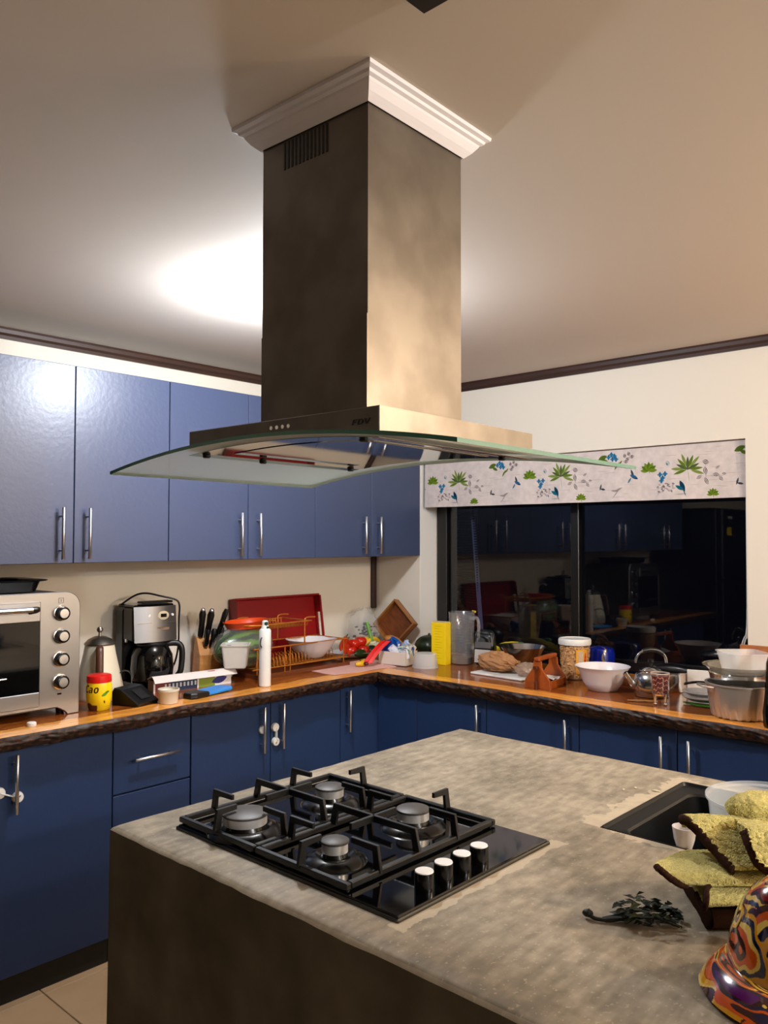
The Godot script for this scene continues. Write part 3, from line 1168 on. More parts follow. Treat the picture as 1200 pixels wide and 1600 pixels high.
func hob() -> void:
	var cx := 1.2805
	var cz := -1.247
	var t := thing("gas_hob", "black glass gas hob with four burners and cast iron pan supports on the concrete island", "hob", Vector3(cx, TOP, cz))
	var st := S()
	box(st, Vector3(0, 0.002, 0), Vector3(0.487, 0.008, 0.660), 0.002)
	mesh("bezel", st, mat("hob bezel", Color(0.32, 0.32, 0.31), 0.25, 0.9), t)
	st = S()
	box(st, Vector3(0, 0.0065, 0), Vector3(0.479, 0.006, 0.652), 0.002)
	mesh("glass_plate", st, M["black gloss"], t)
	var y := 0.0095
	for q in [[1.118, -1.432, 0.048, 0.066], [1.372, -1.432, 0.034, 0.055], [1.385, -1.180, 0.036, 0.056], [1.137, -1.172, 0.027, 0.047]]:
		var b := mesh_burner(t, Vector3(q[0] - cx, y, q[1] - cz), q[2], q[3])
		b.set_meta("label", "round gas burner")
	# two pan supports
	var mi: Material = M["black cast iron"]
	for g in [[-1.578, -1.316], [-1.310, -1.048]]:
		st = S()
		var za: float = g[0] - cz
		var zb: float = g[1] - cz
		var xa := 1.046 - cx
		var xb := 1.512 - cx
		var w := 0.013
		var y0 := y + 0.003
		var y1 := y + 0.015
		span(st, Vector3(xa, y0, za), Vector3(xa + w, y1, zb), 0.002)
		span(st, Vector3(xb - w, y0, za), Vector3(xb, y1, zb), 0.002)
		span(st, Vector3(xa + w, y0, za), Vector3(xb - w, y1, za + w), 0.002)
		span(st, Vector3(xa + w, y0, zb - w), Vector3(xb - w, y1, zb), 0.002)
		for px in [xa + 0.01, xb - 0.01]:
			for pz in [za + 0.01, zb - 0.01]:
				lathe(st, [Vector2(0, 0), Vector2(0.006, 0), Vector2(0.006, 0.004), Vector2(0, 0.004)], 10, Vector3(px, y, pz))
		var ps := mesh("pan_support", st, mi, t)
		var zm := (za + zb) / 2
		var bx: Array = [1.137 - cx, 1.375 - cx]
		var ht := y + 0.058
		# fingers: riser from the frame, arm in towards the burner
		for k in 2:
			var ex: float = xa + w / 2 if k == 0 else xb - w / 2
			var dx: float = 1.0 if k == 0 else -1.0
			finger(ps, Vector3(ex, y1, zm), Vector3(dx, 0, 0), 0.052, ht, mi)
			finger(ps, Vector3(bx[k], y1, za + w / 2), Vector3(0, 0, 1), 0.070, ht, mi)
			finger(ps, Vector3(bx[k], y1, zb - w / 2), Vector3(0, 0, -1), 0.070, ht, mi)
		# middle cross: one long bar over the frame, one short arm to each burner
		st = S()
		var mx: float = (bx[0] + bx[1]) / 2
		var bw := 0.008
		var pts := PackedVector2Array([Vector2(za + 0.002, y1 - 0.004), Vector2(za + 0.020, y1 - 0.004), Vector2(za + 0.026, ht - 0.014), Vector2(zb - 0.026, ht - 0.014), Vector2(zb - 0.020, y1 - 0.004), Vector2(zb - 0.002, y1 - 0.004), Vector2(zb - 0.014, ht), Vector2(za + 0.014, ht)])
		xf = Transform3D(Basis(Vector3(0, 0, 1), Vector3.UP, Vector3(-1, 0, 0)), Vector3(mx, 0, 0))
		prism(st, pts, -bw / 2, bw / 2, 0.001)
		xf = Transform3D()
		box(st, Vector3(mx, ht - 0.007, zm), Vector3(bx[1] - bx[0] - 0.10, 0.014, bw), 0.001)
		mesh("cross_bar", st, mi, ps)
	for k in 4:
		var kp := Vector3(1.1545 + 0.0563 * k - cx, y, -0.957 - cz)
		st = S()
		lathe(st, [Vector2(0, 0), Vector2(0.0185, 0), Vector2(0.0182, 0.030), Vector2(0.0175, 0.032), Vector2(0, 0.032)], 28, kp)
		var kn := mesh("control_knob", st, M["black enamel"], t)
		st = S()
		lathe(st, [Vector2(0, 0.0320), Vector2(0.0174, 0.0320), Vector2(0.0168, 0.0338), Vector2(0, 0.0342)], 28, kp)
		mesh("knob_cap", st, mat("knob cap", Color(0.95, 0.94, 0.93), 0.15, 0.0), kn, "pale metal cap")

func finger(parent: Node3D, p: Vector3, d: Vector3, l: float, ht: float, m: Material) -> void:
	var st := S()
	var h := ht - p.y
	var pts := PackedVector2Array([Vector2(-0.009, -0.006), Vector2(0.009, -0.006), Vector2(0.013, h - 0.013), Vector2(l, h - 0.011), Vector2(l, h), Vector2(0.0, h)])
	xf = Transform3D(Basis(d, Vector3.UP, d.cross(Vector3.UP)), p)
	prism(st, pts, -0.004, 0.004, 0.001)
	mesh("finger", st, m, parent)

func mesh_burner(t: Node3D, p: Vector3, r: float, rb: float) -> MeshInstance3D:
	var st := S()
	lathe(st, [Vector2(0, 0), Vector2(rb + 0.018, 0), Vector2(rb + 0.014, 0.005), Vector2(rb, 0.012), Vector2(rb - 0.008, 0.013), Vector2(r + 0.002, 0.006), Vector2(r - 0.002, 0.018), Vector2(0, 0.018)], 40, p)
	var b := mesh("burner", st, M["black enamel"], t)
	st = S()
	lathe(st, [Vector2(0, 0.018), Vector2(r - 0.001, 0.018), Vector2(r - 0.001, 0.036), Vector2(0, 0.036)], 48, p, Vector2.ONE, 0)
	mesh("burner_crown", st, mat("crown steel", Color(0.86, 0.86, 0.86), 0.35, 0.6), b, "bright steel burner ring")
	st = S()
	lathe(st, [Vector2(0, 0.036), Vector2(r + 0.0015, 0.036), Vector2(r + 0.0015, 0.040), Vector2(r - 0.002, 0.042), Vector2(0, 0.0425)], 40, p)
	mesh("burner_cap", st, mat("burner cap", Color(0.30, 0.285, 0.27), 0.5, 0.2), b, "matt dark burner cap")
	return b

func hood() -> void:
	var hc := Vector3(1.2, 1.70, -1.16)
	var t := thing("range_hood", "brushed steel island range hood with a curved glass canopy and a square chimney", "hood", hc, 0.0277)
	var bx := 0.2417
	var bz := 0.258
	var yt := 0.068
	var arch := func(z: float) -> float: return 0.038 - 0.042 * pow(absf(z + 0.02) / 0.465, 2.0)
	# canopy body: flat top, arched bottom, pushed along x
	var st := S()
	var pts := PackedVector2Array()
	pts.append(Vector2(-bz, yt))
	for k in 17:
		var z := lerpf(-bz, bz, k / 16.0)
		pts.append(Vector2(z, arch.call(z) + 0.001))
	pts.append(Vector2(bz, yt))
	xf = Transform3D(Basis(Vector3(0, 0, 1), Vector3.UP, Vector3(-1, 0, 0)), Vector3.ZERO)
	prism(st, pts, -bx, bx, 0.0015)
	mesh("canopy", st, M["brushed steel"], t)
	# glass sheet under the body, bent down at both ends
	st = S()
	var gx := 0.305
	var gz := 0.465
	var lo := func(u: float, v: float, d: float) -> Vector3:
		var z := lerpf(-gz, gz, v) - 0.02
		return Vector3(lerpf(-gx, gx, u) + 0.02, arch.call(z) - d, z)
	sg = 2
	grid(st, func(u: float, v: float) -> Vector3: return lo.call(u, v, 0.0), 2, 32, Vector3.UP)
	grid(st, func(u: float, v: float) -> Vector3: return lo.call(u, v, 0.007), 2, 32, Vector3.DOWN)
	var gl := mesh("glass_canopy", st, M["hazy glass"], t, "hazy curved glass sheet")
	st = S()
	grid(st, func(u: float, v: float) -> Vector3: return lo.call(0.0, v, 0.007 * u), 1, 32, Vector3.LEFT)
	grid(st, func(u: float, v: float) -> Vector3: return lo.call(1.0, v, 0.007 * u), 1, 32, Vector3.RIGHT)
	grid(st, func(u: float, v: float) -> Vector3: return lo.call(v, 0.0, 0.007 * u), 1, 2, Vector3.FORWARD)
	grid(st, func(u: float, v: float) -> Vector3: return lo.call(v, 1.0, 0.007 * u), 1, 2, Vector3.BACK)
	mesh("glass_rim", st, M["glass edge"], gl, "greenish polished glass edge")
	# mirror-dark underside panel and its inner filter panel
	for q in [[1.0, 0.0073, 0.001, "underside_panel"], [0.74, 0.0084, 0.0012, "filter_panel"]]:
		st = S()
		pts = PackedVector2Array()
		for k in 17:
			var z := lerpf(-bz * q[0], bz * q[0], k / 16.0)
			pts.append(Vector2(z, arch.call(z) - q[1]))
		for k in 17:
			var z := lerpf(bz * q[0], -bz * q[0], k / 16.0)
			pts.append(Vector2(z, arch.call(z) - q[1] - q[2]))
		xf = Transform3D(Basis(Vector3(0, 0, 1), Vector3.UP, Vector3(-1, 0, 0)), Vector3.ZERO)
		prism(st, pts, -bx * q[0], bx * q[0], 0.0, true)
		mesh(q[3], st, mat("dark mirror", Color(0.66, 0.65, 0.64), 0.05, 1.0), t, "dark polished underside")
	for q in [[-0.215, -0.235], [-0.215, 0.20], [0.215, -0.235], [0.215, 0.2], [-0.06, -0.24]]:
		st = S()
		lathe(st, [Vector2(0, -0.006), Vector2(0.006, -0.006), Vector2(0.008, -0.004), Vector2(0.008, 0), Vector2(0, 0)], 16, Vector3(q[0], arch.call(q[1]) - 0.0084, q[1]))
		mesh("glass_clip", st, M["black plastic"], t)
	# chimney: two sleeves
	var ch := CEIL - hc.y
	st = S()
	span(st, Vector3(-0.147, yt, -0.1455), Vector3(0.1455, 0.26, 0.1455), 0)
	mesh("lower_chimney", st, M["brushed steel"], t)
	st = S()
	span(st, Vector3(-0.145, 0.26, -0.1455), Vector3(0.1455, ch - 0.001, 0.1455), 0)
	var uc := mesh("upper_chimney", st, M["brushed steel"], t)
	for k in 12:
		st = S()
		box(st, Vector3(-0.1449, 0.618, -0.079 + 0.0108 * k), Vector3(0.003, 0.056, 0.0062), 0.0008)
		mesh("vent_slot", st, M["black plastic"], uc)
	# touch buttons and lettering on the front
	for k in 4:
		st = S()
		xf = Transform3D(Basis(Vector3(0, 0, 1), PI / 2), Vector3(-bx, 0.053, -0.005 + 0.0155 * k))
		lathe(st, [Vector2(0, 0), Vector2(0.0042, 0), Vector2(0.0038, 0.0014), Vector2(0, 0.0016)], 16)
		mesh("button", st, M["chrome"], t)
	var tm := letters("FDV", 0.6)
	tm.pixel_size = 0.00028
	tm.depth = 0.0012
	var lg := MeshInstance3D.new()
	lg.name = "lettering"
	lg.mesh = tm
	tm.material = M["black plastic"]
	t.add_child(lg)
	lg.transform = Transform3D(Basis(Vector3(0, 0, 1) * 1.25, Vector3(0, 0.72, 0.24), Vector3(-1, 0, 0)), Vector3(-bx - 0.0004, 0.044, 0.218))
	# plaster moulding round the chimney at the ceiling
	st = S()
	var prof := [[0.147, 0.0], [0.150, -0.002], [0.163, 0.010], [0.172, 0.022], [0.174, 0.026], [0.181, 0.029], [0.183, 0.034], [0.191, 0.037], [0.192, 0.044], [0.147, 0.044]]
	for k in prof.size() - 1:
		for s in 4:
			var c0 := [Vector2(-1, 1), Vector2(1, 1), Vector2(1, -1), Vector2(-1, -1)][s] as Vector2
			var c1 := [Vector2(1, 1), Vector2(1, -1), Vector2(-1, -1), Vector2(-1, 1)][s] as Vector2
			var r0: float = prof[k][0]
			var r1: float = prof[k + 1][0]
			var y0: float = prof[k][1]
			var y1: float = prof[k + 1][1]
			q4(st, Vector3(c0.x * r0, y0, c0.y * r0), Vector3(c1.x * r0, y0, c1.y * r0), Vector3(c1.x * r1, y1, c1.y * r1), Vector3(c0.x * r1, y1, c0.y * r1))
	for v in [0]:
		xf = Transform3D()
	var mo := struct("trim_5", st, mat("moulding white", Color(0.86, 0.85, 0.87), 0.6))
	mo.position = Vector3(hc.x, CEIL - 0.0445, hc.z)
	mo.rotation.y = 0.0277

# ---------------------------------------------------------------- things along the back wall
func back_run() -> void:
	oven()
	fridge()
	var t: Node3D
	var st: SurfaceTool
	# roasting tray on the oven
	t = thing("roasting_tray", "black enamel roasting tray lying on top of the toaster oven", "tray", Vector3(1.185, TOP + 0.4495, -3.085))
	st = S()
	var lp := func(q: Array, k: int) -> Vector3:
		var c := k / 6
		var aa := (k % 6) / 5.0 * PI / 2 + c * PI / 2
		var r: float = q[3]
		return Vector3((q[0] - r) * (1 if c == 0 or c == 3 else -1) + r * cos(aa), q[2], (q[1] - r) * (1 if c < 2 else -1) + r * sin(aa))
	var loops := [[0.17, 0.115, 0.0, 0.03], [0.186, 0.128, 0.036, 0.04], [0.205, 0.145, 0.040, 0.04], [0.207, 0.147, 0.043, 0.04], [0.205, 0.145, 0.044, 0.04], [0.184, 0.126, 0.040, 0.04], [0.168, 0.113, 0.003, 0.03]]
	for q in loops.size() - 1:
		for k in 24:
			var k1 := (k + 1) % 24
			q4(st, lp.call(loops[q], k), lp.call(loops[q + 1], k), lp.call(loops[q + 1], k1), lp.call(loops[q], k1), q + 1)
	for k in 24:
		tri(st, Vector3.ZERO, lp.call(loops[0], k), lp.call(loops[0], (k + 1) % 24))
		tri(st, Vector3(0, 0.003, 0), lp.call(loops[6], (k + 1) % 24), lp.call(loops[6], k))
	mesh("pan", st, M["black enamel"], t)
	# small white cap in front of the oven
	st = S()
	lathe(st, [Vector2(0, 0), Vector2(0.0155, 0), Vector2(0.016, 0.002), Vector2(0.0155, 0.011), Vector2(0.013, 0.013), Vector2(0, 0.013)], 24)
	var cap := mesh("bottle_cap", st, M["white plastic"])
	cap.position = Vector3(1.262, TOP, -2.80)
	tag(cap, "small white bottle cap on the worktop edge in front of the toaster oven", "cap")
	# yellow drink powder tub
	var im := img(512, 300, Color(0.93, 0.80, 0.05))
	for k in 40:
		leaf(im, 150 + (k * 37) % 50, 205 + (k * 53) % 80, 50, 30, k * 0.7, Color(0.35, 0.16, 0.05))
	leaf(im, 262, 140, 50, 20, -0.4, Color(0.35, 0.55, 0.12))
	leaf(im, 280, 128, 40, 14, -0.2, Color(0.25, 0.45, 0.1))
	write(im, "Cao", Vector2(172, 110), 44, Color(0.12, 0.08, 0.05), 0.2)
	leaf(im, 262, 70, 60, 16, 0.0, Color(0.9, 0.88, 0.8))
	leaf(im, 262, 185, 22, 12, 1.2, Color(0.30, 0.2, 0.05))
	leaf(im, 400, 250, 30, 24, 0.3, Color(0.2, 0.15, 0.05))
	for k in 5:
		line(im, Vector2(260, 215 + k * 12), Vector2(360, 214 + k * 12), 3.0, Color(0.55, 0.45, 0.05, 0.6))
	t = thing("drink_powder_tub", "yellow drink powder tub with a red screw lid beside the toaster oven", "tub", Vector3(1.556, TOP, -2.886), 1.45)
	st = S()
	lathe(st, [Vector2(0, 0), Vector2(0.036, 0), Vector2(0.040, 0.004), Vector2(0.047, 0.05), Vector2(0.0475, 0.085), Vector2(0.044, 0.106), Vector2(0, 0.107)], 40)
	mesh("tub", st, textured("tub print", im, 0.35), t)
	st = S()
	lathe(st, [Vector2(0.0, 0.104), Vector2(0.0455, 0.104), Vector2(0.0462, 0.108), Vector2(0.0445, 0.128), Vector2(0.040, 0.131), Vector2(0, 0.131)], 40)
	mesh("lid", st, mat("lid red", Color(0.80, 0.07, 0.04), 0.4), t, "red lid")
	# cream coffee press
	t = thing("coffee_press", "cream conical coffee press with a brown handle and a steel lid behind the yellow tub", "coffee pot", Vector3(1.672, TOP, -3.10), 0.0)
	st = S()
	lathe(st, shell([Vector2(0.098, 0.0), Vector2(0.100, 0.01), Vector2(0.083, 0.09), Vector2(0.064, 0.175), Vector2(0.057, 0.215)], 0.003), 40)
	mesh("body", st, mat("press cream", Color(0.83, 0.79, 0.70), 0.35), t)
	st = S()
	lathe(st, [Vector2(0, 0.214), Vector2(0.060, 0.214), Vector2(0.061, 0.219), Vector2(0.045, 0.236), Vector2(0.022, 0.247), Vector2(0.006, 0.250), Vector2(0.005, 0.262), Vector2(0.0115, 0.268), Vector2(0.0125, 0.276), Vector2(0.008, 0.284), Vector2(0, 0.286)], 32)
	mesh("lid", st, mat("pewter", Color(0.58, 0.54, 0.50), 0.35, 1.0), t, "steel lid with a knob")
	st = S()
	var hd := Vector3(-0.47, 0, 0.88).normalized()
	var hp := curve([hd * 0.055 + Vector3(0, 0.20, 0), hd * 0.088 + Vector3(0, 0.208, 0), hd * 0.104 + Vector3(0, 0.17, 0), hd * 0.112 + Vector3(0, 0.10, 0), hd * 0.112 + Vector3(0, 0.05, 0)], 5)
	tube(st, hp, 0.015, 12, false, 0.7)
	mesh("handle", st, M["brown plastic"], t, "brown handle")
	# black wedge: power base lying with its cord
	t = thing("power_base", "black wedge-shaped appliance base lying between the yellow tub and the white ramekin", "appliance base", Vector3(1.708, TOP, -2.875), 0.35)
	st = S()
	xf = Transform3D(Basis(Vector3(0, 0, 1), Vector3.UP, Vector3(-1, 0, 0)), Vector3.ZERO)
	prism(st, PackedVector2Array([Vector2(0.055, 0.0), Vector2(0.06, 0.012), Vector2(-0.02, 0.062), Vector2(-0.06, 0.066), Vector2(-0.07, 0.05), Vector2(-0.07, 0)]), -0.062, 0.062, 0.004)
	mesh("housing", st, M["black plastic"], t)
	st = S()
	xf = Transform3D(Basis(Vector3.RIGHT, 0.56), Vector3(0, 0.041, 0.02))
	box(st, Vector3.ZERO, Vector3(0.05, 0.004, 0.06), 0.001)
	mesh("key_panel", st, mat("dark grey plastic", Color(0.06, 0.06, 0.065), 0.5), t)
	st = S()
	tube(st, curve([Vector3(0.04, 0.05, -0.06), Vector3(0.06, 0.09, -0.075), Vector3(0.07, 0.11, -0.10), Vector3(0.085, 0.10, -0.15), Vector3(0.09, 0.05, -0.19), Vector3(0.09, 0.004, -0.22)], 6), 0.003, 6)
	mesh("cord", st, M["black plastic"], t)
	coffee_maker()
	knife_block()
	st = S()
	var cn := noise(161, 2.0, 3)
	facet = true
	lump(st, func(d: Vector3): return d * Vector3(0.055, 0.022, 0.04) * (1.0 + 0.5 * cn.get_noise_3dv(d)) + Vector3(0, 0.024, 0), 22, 12)
	var cf := mesh("crumpled_film", st, clear("film white", Color(0.85, 0.84, 0.83, 0.7), 0.3))
	cf.position = Vector3(2.275, TOP + 0.002, -3.085)
	tag(cf, "small crumpled piece of whitish film between the wrap box and the knife block", "film")
	# ramekin
	st = S()
	lathe(st, shell([Vector2(0.034, 0), Vector2(0.036, 0.002), Vector2(0.040, 0.046), Vector2(0.0425, 0.049), Vector2(0.042, 0.056)], 0.004), 40, Vector3.ZERO, Vector2.ONE, 36, 0.006, 0.05)
	var rk := mesh("ramekin", st, mat("ramekin cream", Color(0.82, 0.78, 0.71), 0.3))
	rk.position = Vector3(1.80, TOP, -2.795)
	tag(rk, "small cream fluted ramekin at the worktop edge beside the wrap box", "ramekin")
	# foil box with its lid open
	im = img(512, 96, Color(0.86, 0.84, 0.83))
	im.fill_rect(Rect2i(40, 20, 240, 76), Color(0.06, 0.16, 0.30))
	im.fill_rect(Rect2i(10, 20, 90, 76), Color(0.40, 0.10, 0.12))
	for k in 9:
		im.fill_rect(Rect2i(70 + k * 24, 34, 12, 34), Color(0.75, 0.78, 0.82))
	im.fill_rect(Rect2i(290, 24, 110, 72), Color(0.48, 0.55, 0.16))
	leaf(im, 430, 50, 110, 60, -0.3, Color(0.10, 0.14, 0.45))
	t = thing("wrap_box", "long white and blue kitchen wrap box lying open in front of the knife block", "box", Vector3(2.052, TOP, -3.015), -0.10)
	st = S()
	var L := 0.185
	span(st, Vector3(-L, 0, -0.025), Vector3(L, 0.002, 0.025), 0)
	span(st, Vector3(-L, 0, -0.026), Vector3(L, 0.052, -0.024), 0)
	span(st, Vector3(-L, 0, -0.024), Vector3(-L + 0.002, 0.050, 0.024), 0)
	span(st, Vector3(L - 0.002, 0, -0.024), Vector3(L, 0.050, 0.024), 0)
	mesh("carton", st, mat("carton brown", Color(0.40, 0.30, 0.22), 0.8), t)
	st = S()
	q4(st, Vector3(-L, 0, 0.0262), Vector3(L, 0, 0.0262), Vector3(L, 0.05, 0.0262), Vector3(-L, 0.05, 0.0262), -1, Vector2(0, 1), Vector2(1, 1), Vector2(1, 0), Vector2(0, 0))
	span(st, Vector3(-L, 0, 0.0240), Vector3(L, 0.05, 0.0258), 0)
	mesh("front", st, textured("wrap print", im, 0.5), t, "printed front")
	st = S()
	sheet(st, func(u: float, v: float): return Vector3(lerpf(-L - 0.004, L + 0.02, u), 0.052 + 0.016 * sin(v * 2.2) - 0.03 * maxf(v - 0.62, 0) * 2.0, lerpf(-0.025, 0.047, v)), 2, 8, 0.0015)
	var lid := mesh("lid_flap", st, mat("flap white", Color(0.84, 0.80, 0.78), 0.6), t, "open white lid")
	st = S()
	box(st, Vector3(0.085, 0.0665, 0.022), Vector3(0.034, 0.0006, 0.016), 0)
	mesh("red_square", st, mat("print red", Color(0.75, 0.16, 0.10), 0.6), lid)
	st = S()
	xf = Transform3D(Basis(Vector3(0, 0, 1), PI / 2), Vector3(-L + 0.01, 0.027, 0))
	lathe(st, [Vector2(0.0, 0), Vector2(0.019, 0), Vector2(0.019, -2 * L + 0.02), Vector2(0, -2 * L + 0.02)], 20)
	mesh("roll", st, mat("wrap roll", Color(0.45, 0.36, 0.28), 0.7), t)
	# blue scraper
	t = thing("scraper", "bright blue flat scraper with a black handle lying at the worktop edge", "scraper", Vector3(2.02, TOP + 0.001, -2.835), 0.26)
	st = S()
	var pl := PackedVector2Array()
	for k in 15:
		var a := -PI / 2 + PI * k / 14.0
		pl.append(Vector2(0.085 + 0.035 * cos(a), 0.046 * sin(a)))
	pl.append_array([Vector2(0.0, 0.046), Vector2(-0.055, 0.042), Vector2(-0.055, -0.042), Vector2(0, -0.046)])
	xf = Transform3D(Basis(Vector3.RIGHT, -PI / 2), Vector3.ZERO)
	prism(st, pl, 0.004, 0.016, 0.003)
	mesh("blade", st, mat("bright blue", Color(0.13, 0.52, 0.85), 0.35), t, "bright blue blade")
	st = S()
	xf = Transform3D(Basis(Vector3.RIGHT, -PI / 2), Vector3.ZERO)
	prism(st, PackedVector2Array([Vector2(-0.05, -0.044), Vector2(-0.05, 0.044), Vector2(-0.115, 0.036), Vector2(-0.135, 0.02), Vector2(-0.135, -0.02), Vector2(-0.115, -0.036)]), 0.0, 0.022, 0.004)
	mesh("handle", st, M["black plastic"], t)
	# white spray bottle
	t = thing("spray_bottle", "tall slim white bottle with a green nozzle standing in front of the dish rack", "bottle", Vector3(2.287, TOP, -2.80), 0.3)
	st = S()
	lathe(st, [Vector2(0, 0), Vector2(0.023, 0), Vector2(0.026, 0.004), Vector2(0.026, 0.16), Vector2(0.0255, 0.165), Vector2(0.026, 0.17), Vector2(0.026, 0.243), Vector2(0.021, 0.25), Vector2(0.018, 0.252), Vector2(0, 0.252)], 32)
	mesh("body", st, M["white plastic"], t)
	st = S()
	lathe(st, [Vector2(0, 0.250), Vector2(0.017, 0.250), Vector2(0.016, 0.262), Vector2(0.013, 0.268), Vector2(0.014, 0.280), Vector2(0.009, 0.287), Vector2(0, 0.288)], 24)
	var cp := mesh("cap", st, M["white plastic"], t)
	st = S()
	box(st, Vector3(-0.006, 0.274, 0.009), Vector3(0.014, 0.016, 0.014), 0.003)
	box(st, Vector3(-0.002, 0.257, 0.013), Vector3(0.015, 0.010, 0.010), 0.002)
	mesh("nozzle", st, mat("nozzle green", Color(0.02, 0.22, 0.15), 0.35), cp, "dark green nozzle")
	st = S()
	tube(st, curve([Vector3(-0.024, 0.215, 0), Vector3(-0.034, 0.205, 0), Vector3(-0.036, 0.185, 0), Vector3(-0.025, 0.172, 0)], 4), 0.0025, 6)
	mesh("trigger", st, M["black plastic"], t)
	dish_rack()

func oven() -> void:
	var x0 := 0.93
	var x1 := 1.479
	var zf := -2.888
	var h := 0.449
	var t := thing("toaster_oven", "large stainless steel toaster oven with four round knobs at the left edge", "oven", Vector3(x0, TOP, zf))
	var w := x1 - x0
	var d := 0.39
	var st := S()
	var pl := PackedVector2Array()
	var r := 0.055
	pl.append(Vector2(0.0, 0.03))
	pl.append(Vector2(w - 0.085, 0.03))
	pl.append(Vector2(w - 0.055, 0.012))
	pl.append(Vector2(w - 0.045, 0.0))
	pl.append(Vector2(w, 0.0))
	for k in 9:
		var a := PI / 2 * k / 8.0
		pl.append(Vector2(w - r + r * cos(a), h - r + r * sin(a)))
	for k in 9:
		var a := PI / 2 + PI / 2 * k / 8.0
		pl.append(Vector2(r + r * cos(a), h - r + r * sin(a)))
	prism(st, pl, -0.014, 0.0, 0.003)
	mesh("front_frame", st, mat("oven steel", Color(0.66, 0.66, 0.67), 0.32, 1.0), t)
	st = S()
	var pb := PackedVector2Array()
	for p in pl:
		pb.append(Vector2(lerpf(p.x, w / 2, 0.012), maxf(p.y - 0.004, 0.026)))
	prism(st, pb, -d, -0.0145, 0.004)
	mesh("housing", st, mat("oven housing", Color(0.30, 0.29, 0.28), 0.4, 0.8), t)
	for q in [[0.05, -0.05], [w - 0.05, -0.05], [0.05, -d + 0.05], [w - 0.05, -d + 0.05]]:
		st = S()
		lathe(st, [Vector2(0, 0), Vector2(0.014, 0), Vector2(0.016, 0.027), Vector2(0, 0.027)], 16, Vector3(q[0], 0, q[1]))
		mesh("foot", st, M["black plastic"], t)
	# door
	var dx0 := 0.03
	var dx1 := w - 0.158
	var dy0 := 0.045
	var dy1 := h - 0.032
	st = S()
	span(st, Vector3(dx0, dy0, 0.001), Vector3(dx1, dy0 + 0.052, 0.016), 0.002)
	span(st, Vector3(dx0, dy1 - 0.068, 0.001), Vector3(dx1, dy1, 0.016), 0.002)
	span(st, Vector3(dx0, dy0 + 0.052, 0.001), Vector3(dx0 + 0.02, dy1 - 0.068, 0.014), 0.002)
	var dr := mesh("door", st, M["oven steel"], t)
	st = S()
	span(st, Vector3(dx0 + 0.02, dy0 + 0.052, 0.002), Vector3(dx1, dy1 - 0.068, 0.013), 0.001)
	mesh("window_glass", st, mat("oven glass", Color(0.012, 0.012, 0.014), 0.04), dr, "black oven glass")
	st = S()
	tube(st, [Vector3(dx0 + 0.03, dy1 - 0.022, 0.052), Vector3(dx1 - 0.045, dy1 - 0.022, 0.052)], 0.010, 14)
	mesh("handle", st, M["polished steel"], dr)
	st = S()
	tube(st, curve([Vector3(dx1 - 0.046, dy1 - 0.022, 0.052), Vector3(dx1 - 0.026, dy1 - 0.022, 0.050), Vector3(dx1 - 0.026, dy1 - 0.028, 0.030), Vector3(dx1 - 0.040, dy1 - 0.032, 0.014)], 4), 0.010, 12)
	mesh("handle_end", st, mat("dark handle end", Color(0.08, 0.065, 0.05), 0.35), dr)
	st = S()
	tube(st, [Vector3(dx0 + 0.05, 0.158, 0.0136), Vector3(dx1 - 0.115, 0.158, 0.0136)], 0.0026, 8)
	for k in 8:
		tube(st, [Vector3(dx1 - 0.13 - k * 0.035, 0.158, 0.0136), Vector3(dx1 - 0.13 - k * 0.035, 0.163, 0.0136)], 0.0022, 6)
	mesh("shelf_bar", st, M["chrome"], dr)
	st = S()
	span(st, Vector3(dx1 + 0.001, dy0, 0.0005), Vector3(dx1 + 0.006, dy1, 0.004), 0.001)
	mesh("door_gap", st, M["black plastic"], t)
	# control panel: knobs
	for k in 4:
		var c := Vector3(w - 0.075, 0.372 - 0.083 * k, 0)
		st = S()
		xf = Transform3D(Basis(Vector3.RIGHT, PI / 2), c)
		lathe(st, [Vector2(0, 0), Vector2(0.029, 0), Vector2(0.029, 0.003), Vector2(0.027, 0.004), Vector2(0, 0.004)], 32)
		var kb := mesh("knob_ring", st, M["chrome"], t)
		st = S()
		xf = Transform3D(Basis(Vector3.RIGHT, PI / 2), c)
		lathe(st, [Vector2(0, 0.004), Vector2(0.0245, 0.004), Vector2(0.024, 0.024), Vector2(0.021, 0.026), Vector2(0, 0.026)], 32)
		mesh("knob_grip", st, mat("dark knob", Color(0.05, 0.05, 0.05), 0.25, 0.3), kb)
		st = S()
		xf = Transform3D(Basis(Vector3.RIGHT, PI / 2), c)
		lathe(st, [Vector2(0, 0.0262), Vector2(0.0175, 0.0262), Vector2(0.0165, 0.0285), Vector2(0, 0.0290)], 32)
		mesh("knob_face", st, M["satin steel"], kb)
	st = S()
	box(st, Vector3(w - 0.077, 0.079, 0.0005), Vector3(0.016, 0.006, 0.002), 0.0008)
	mesh("indicator", st, mat("indicator red", Color(0.18, 0.01, 0.01), 0.2), t)
	st = S()
	for s in [[0, 0.009, 0.018, 0.0016], [0, -0.009, 0.018, 0.0016], [-0.009, 0, 0.0016, 0.018], [0.009, 0, 0.0016, 0.018], [0, 0, 0.002, 0.010]]:
		box(st, Vector3(w - 0.075 + s[0], 0.418 + s[1], 0.0004), Vector3(s[2], s[3], 0.001), 0)
	mesh("emblem", st, mat("emblem grey", Color(0.36, 0.34, 0.32), 0.5), t)

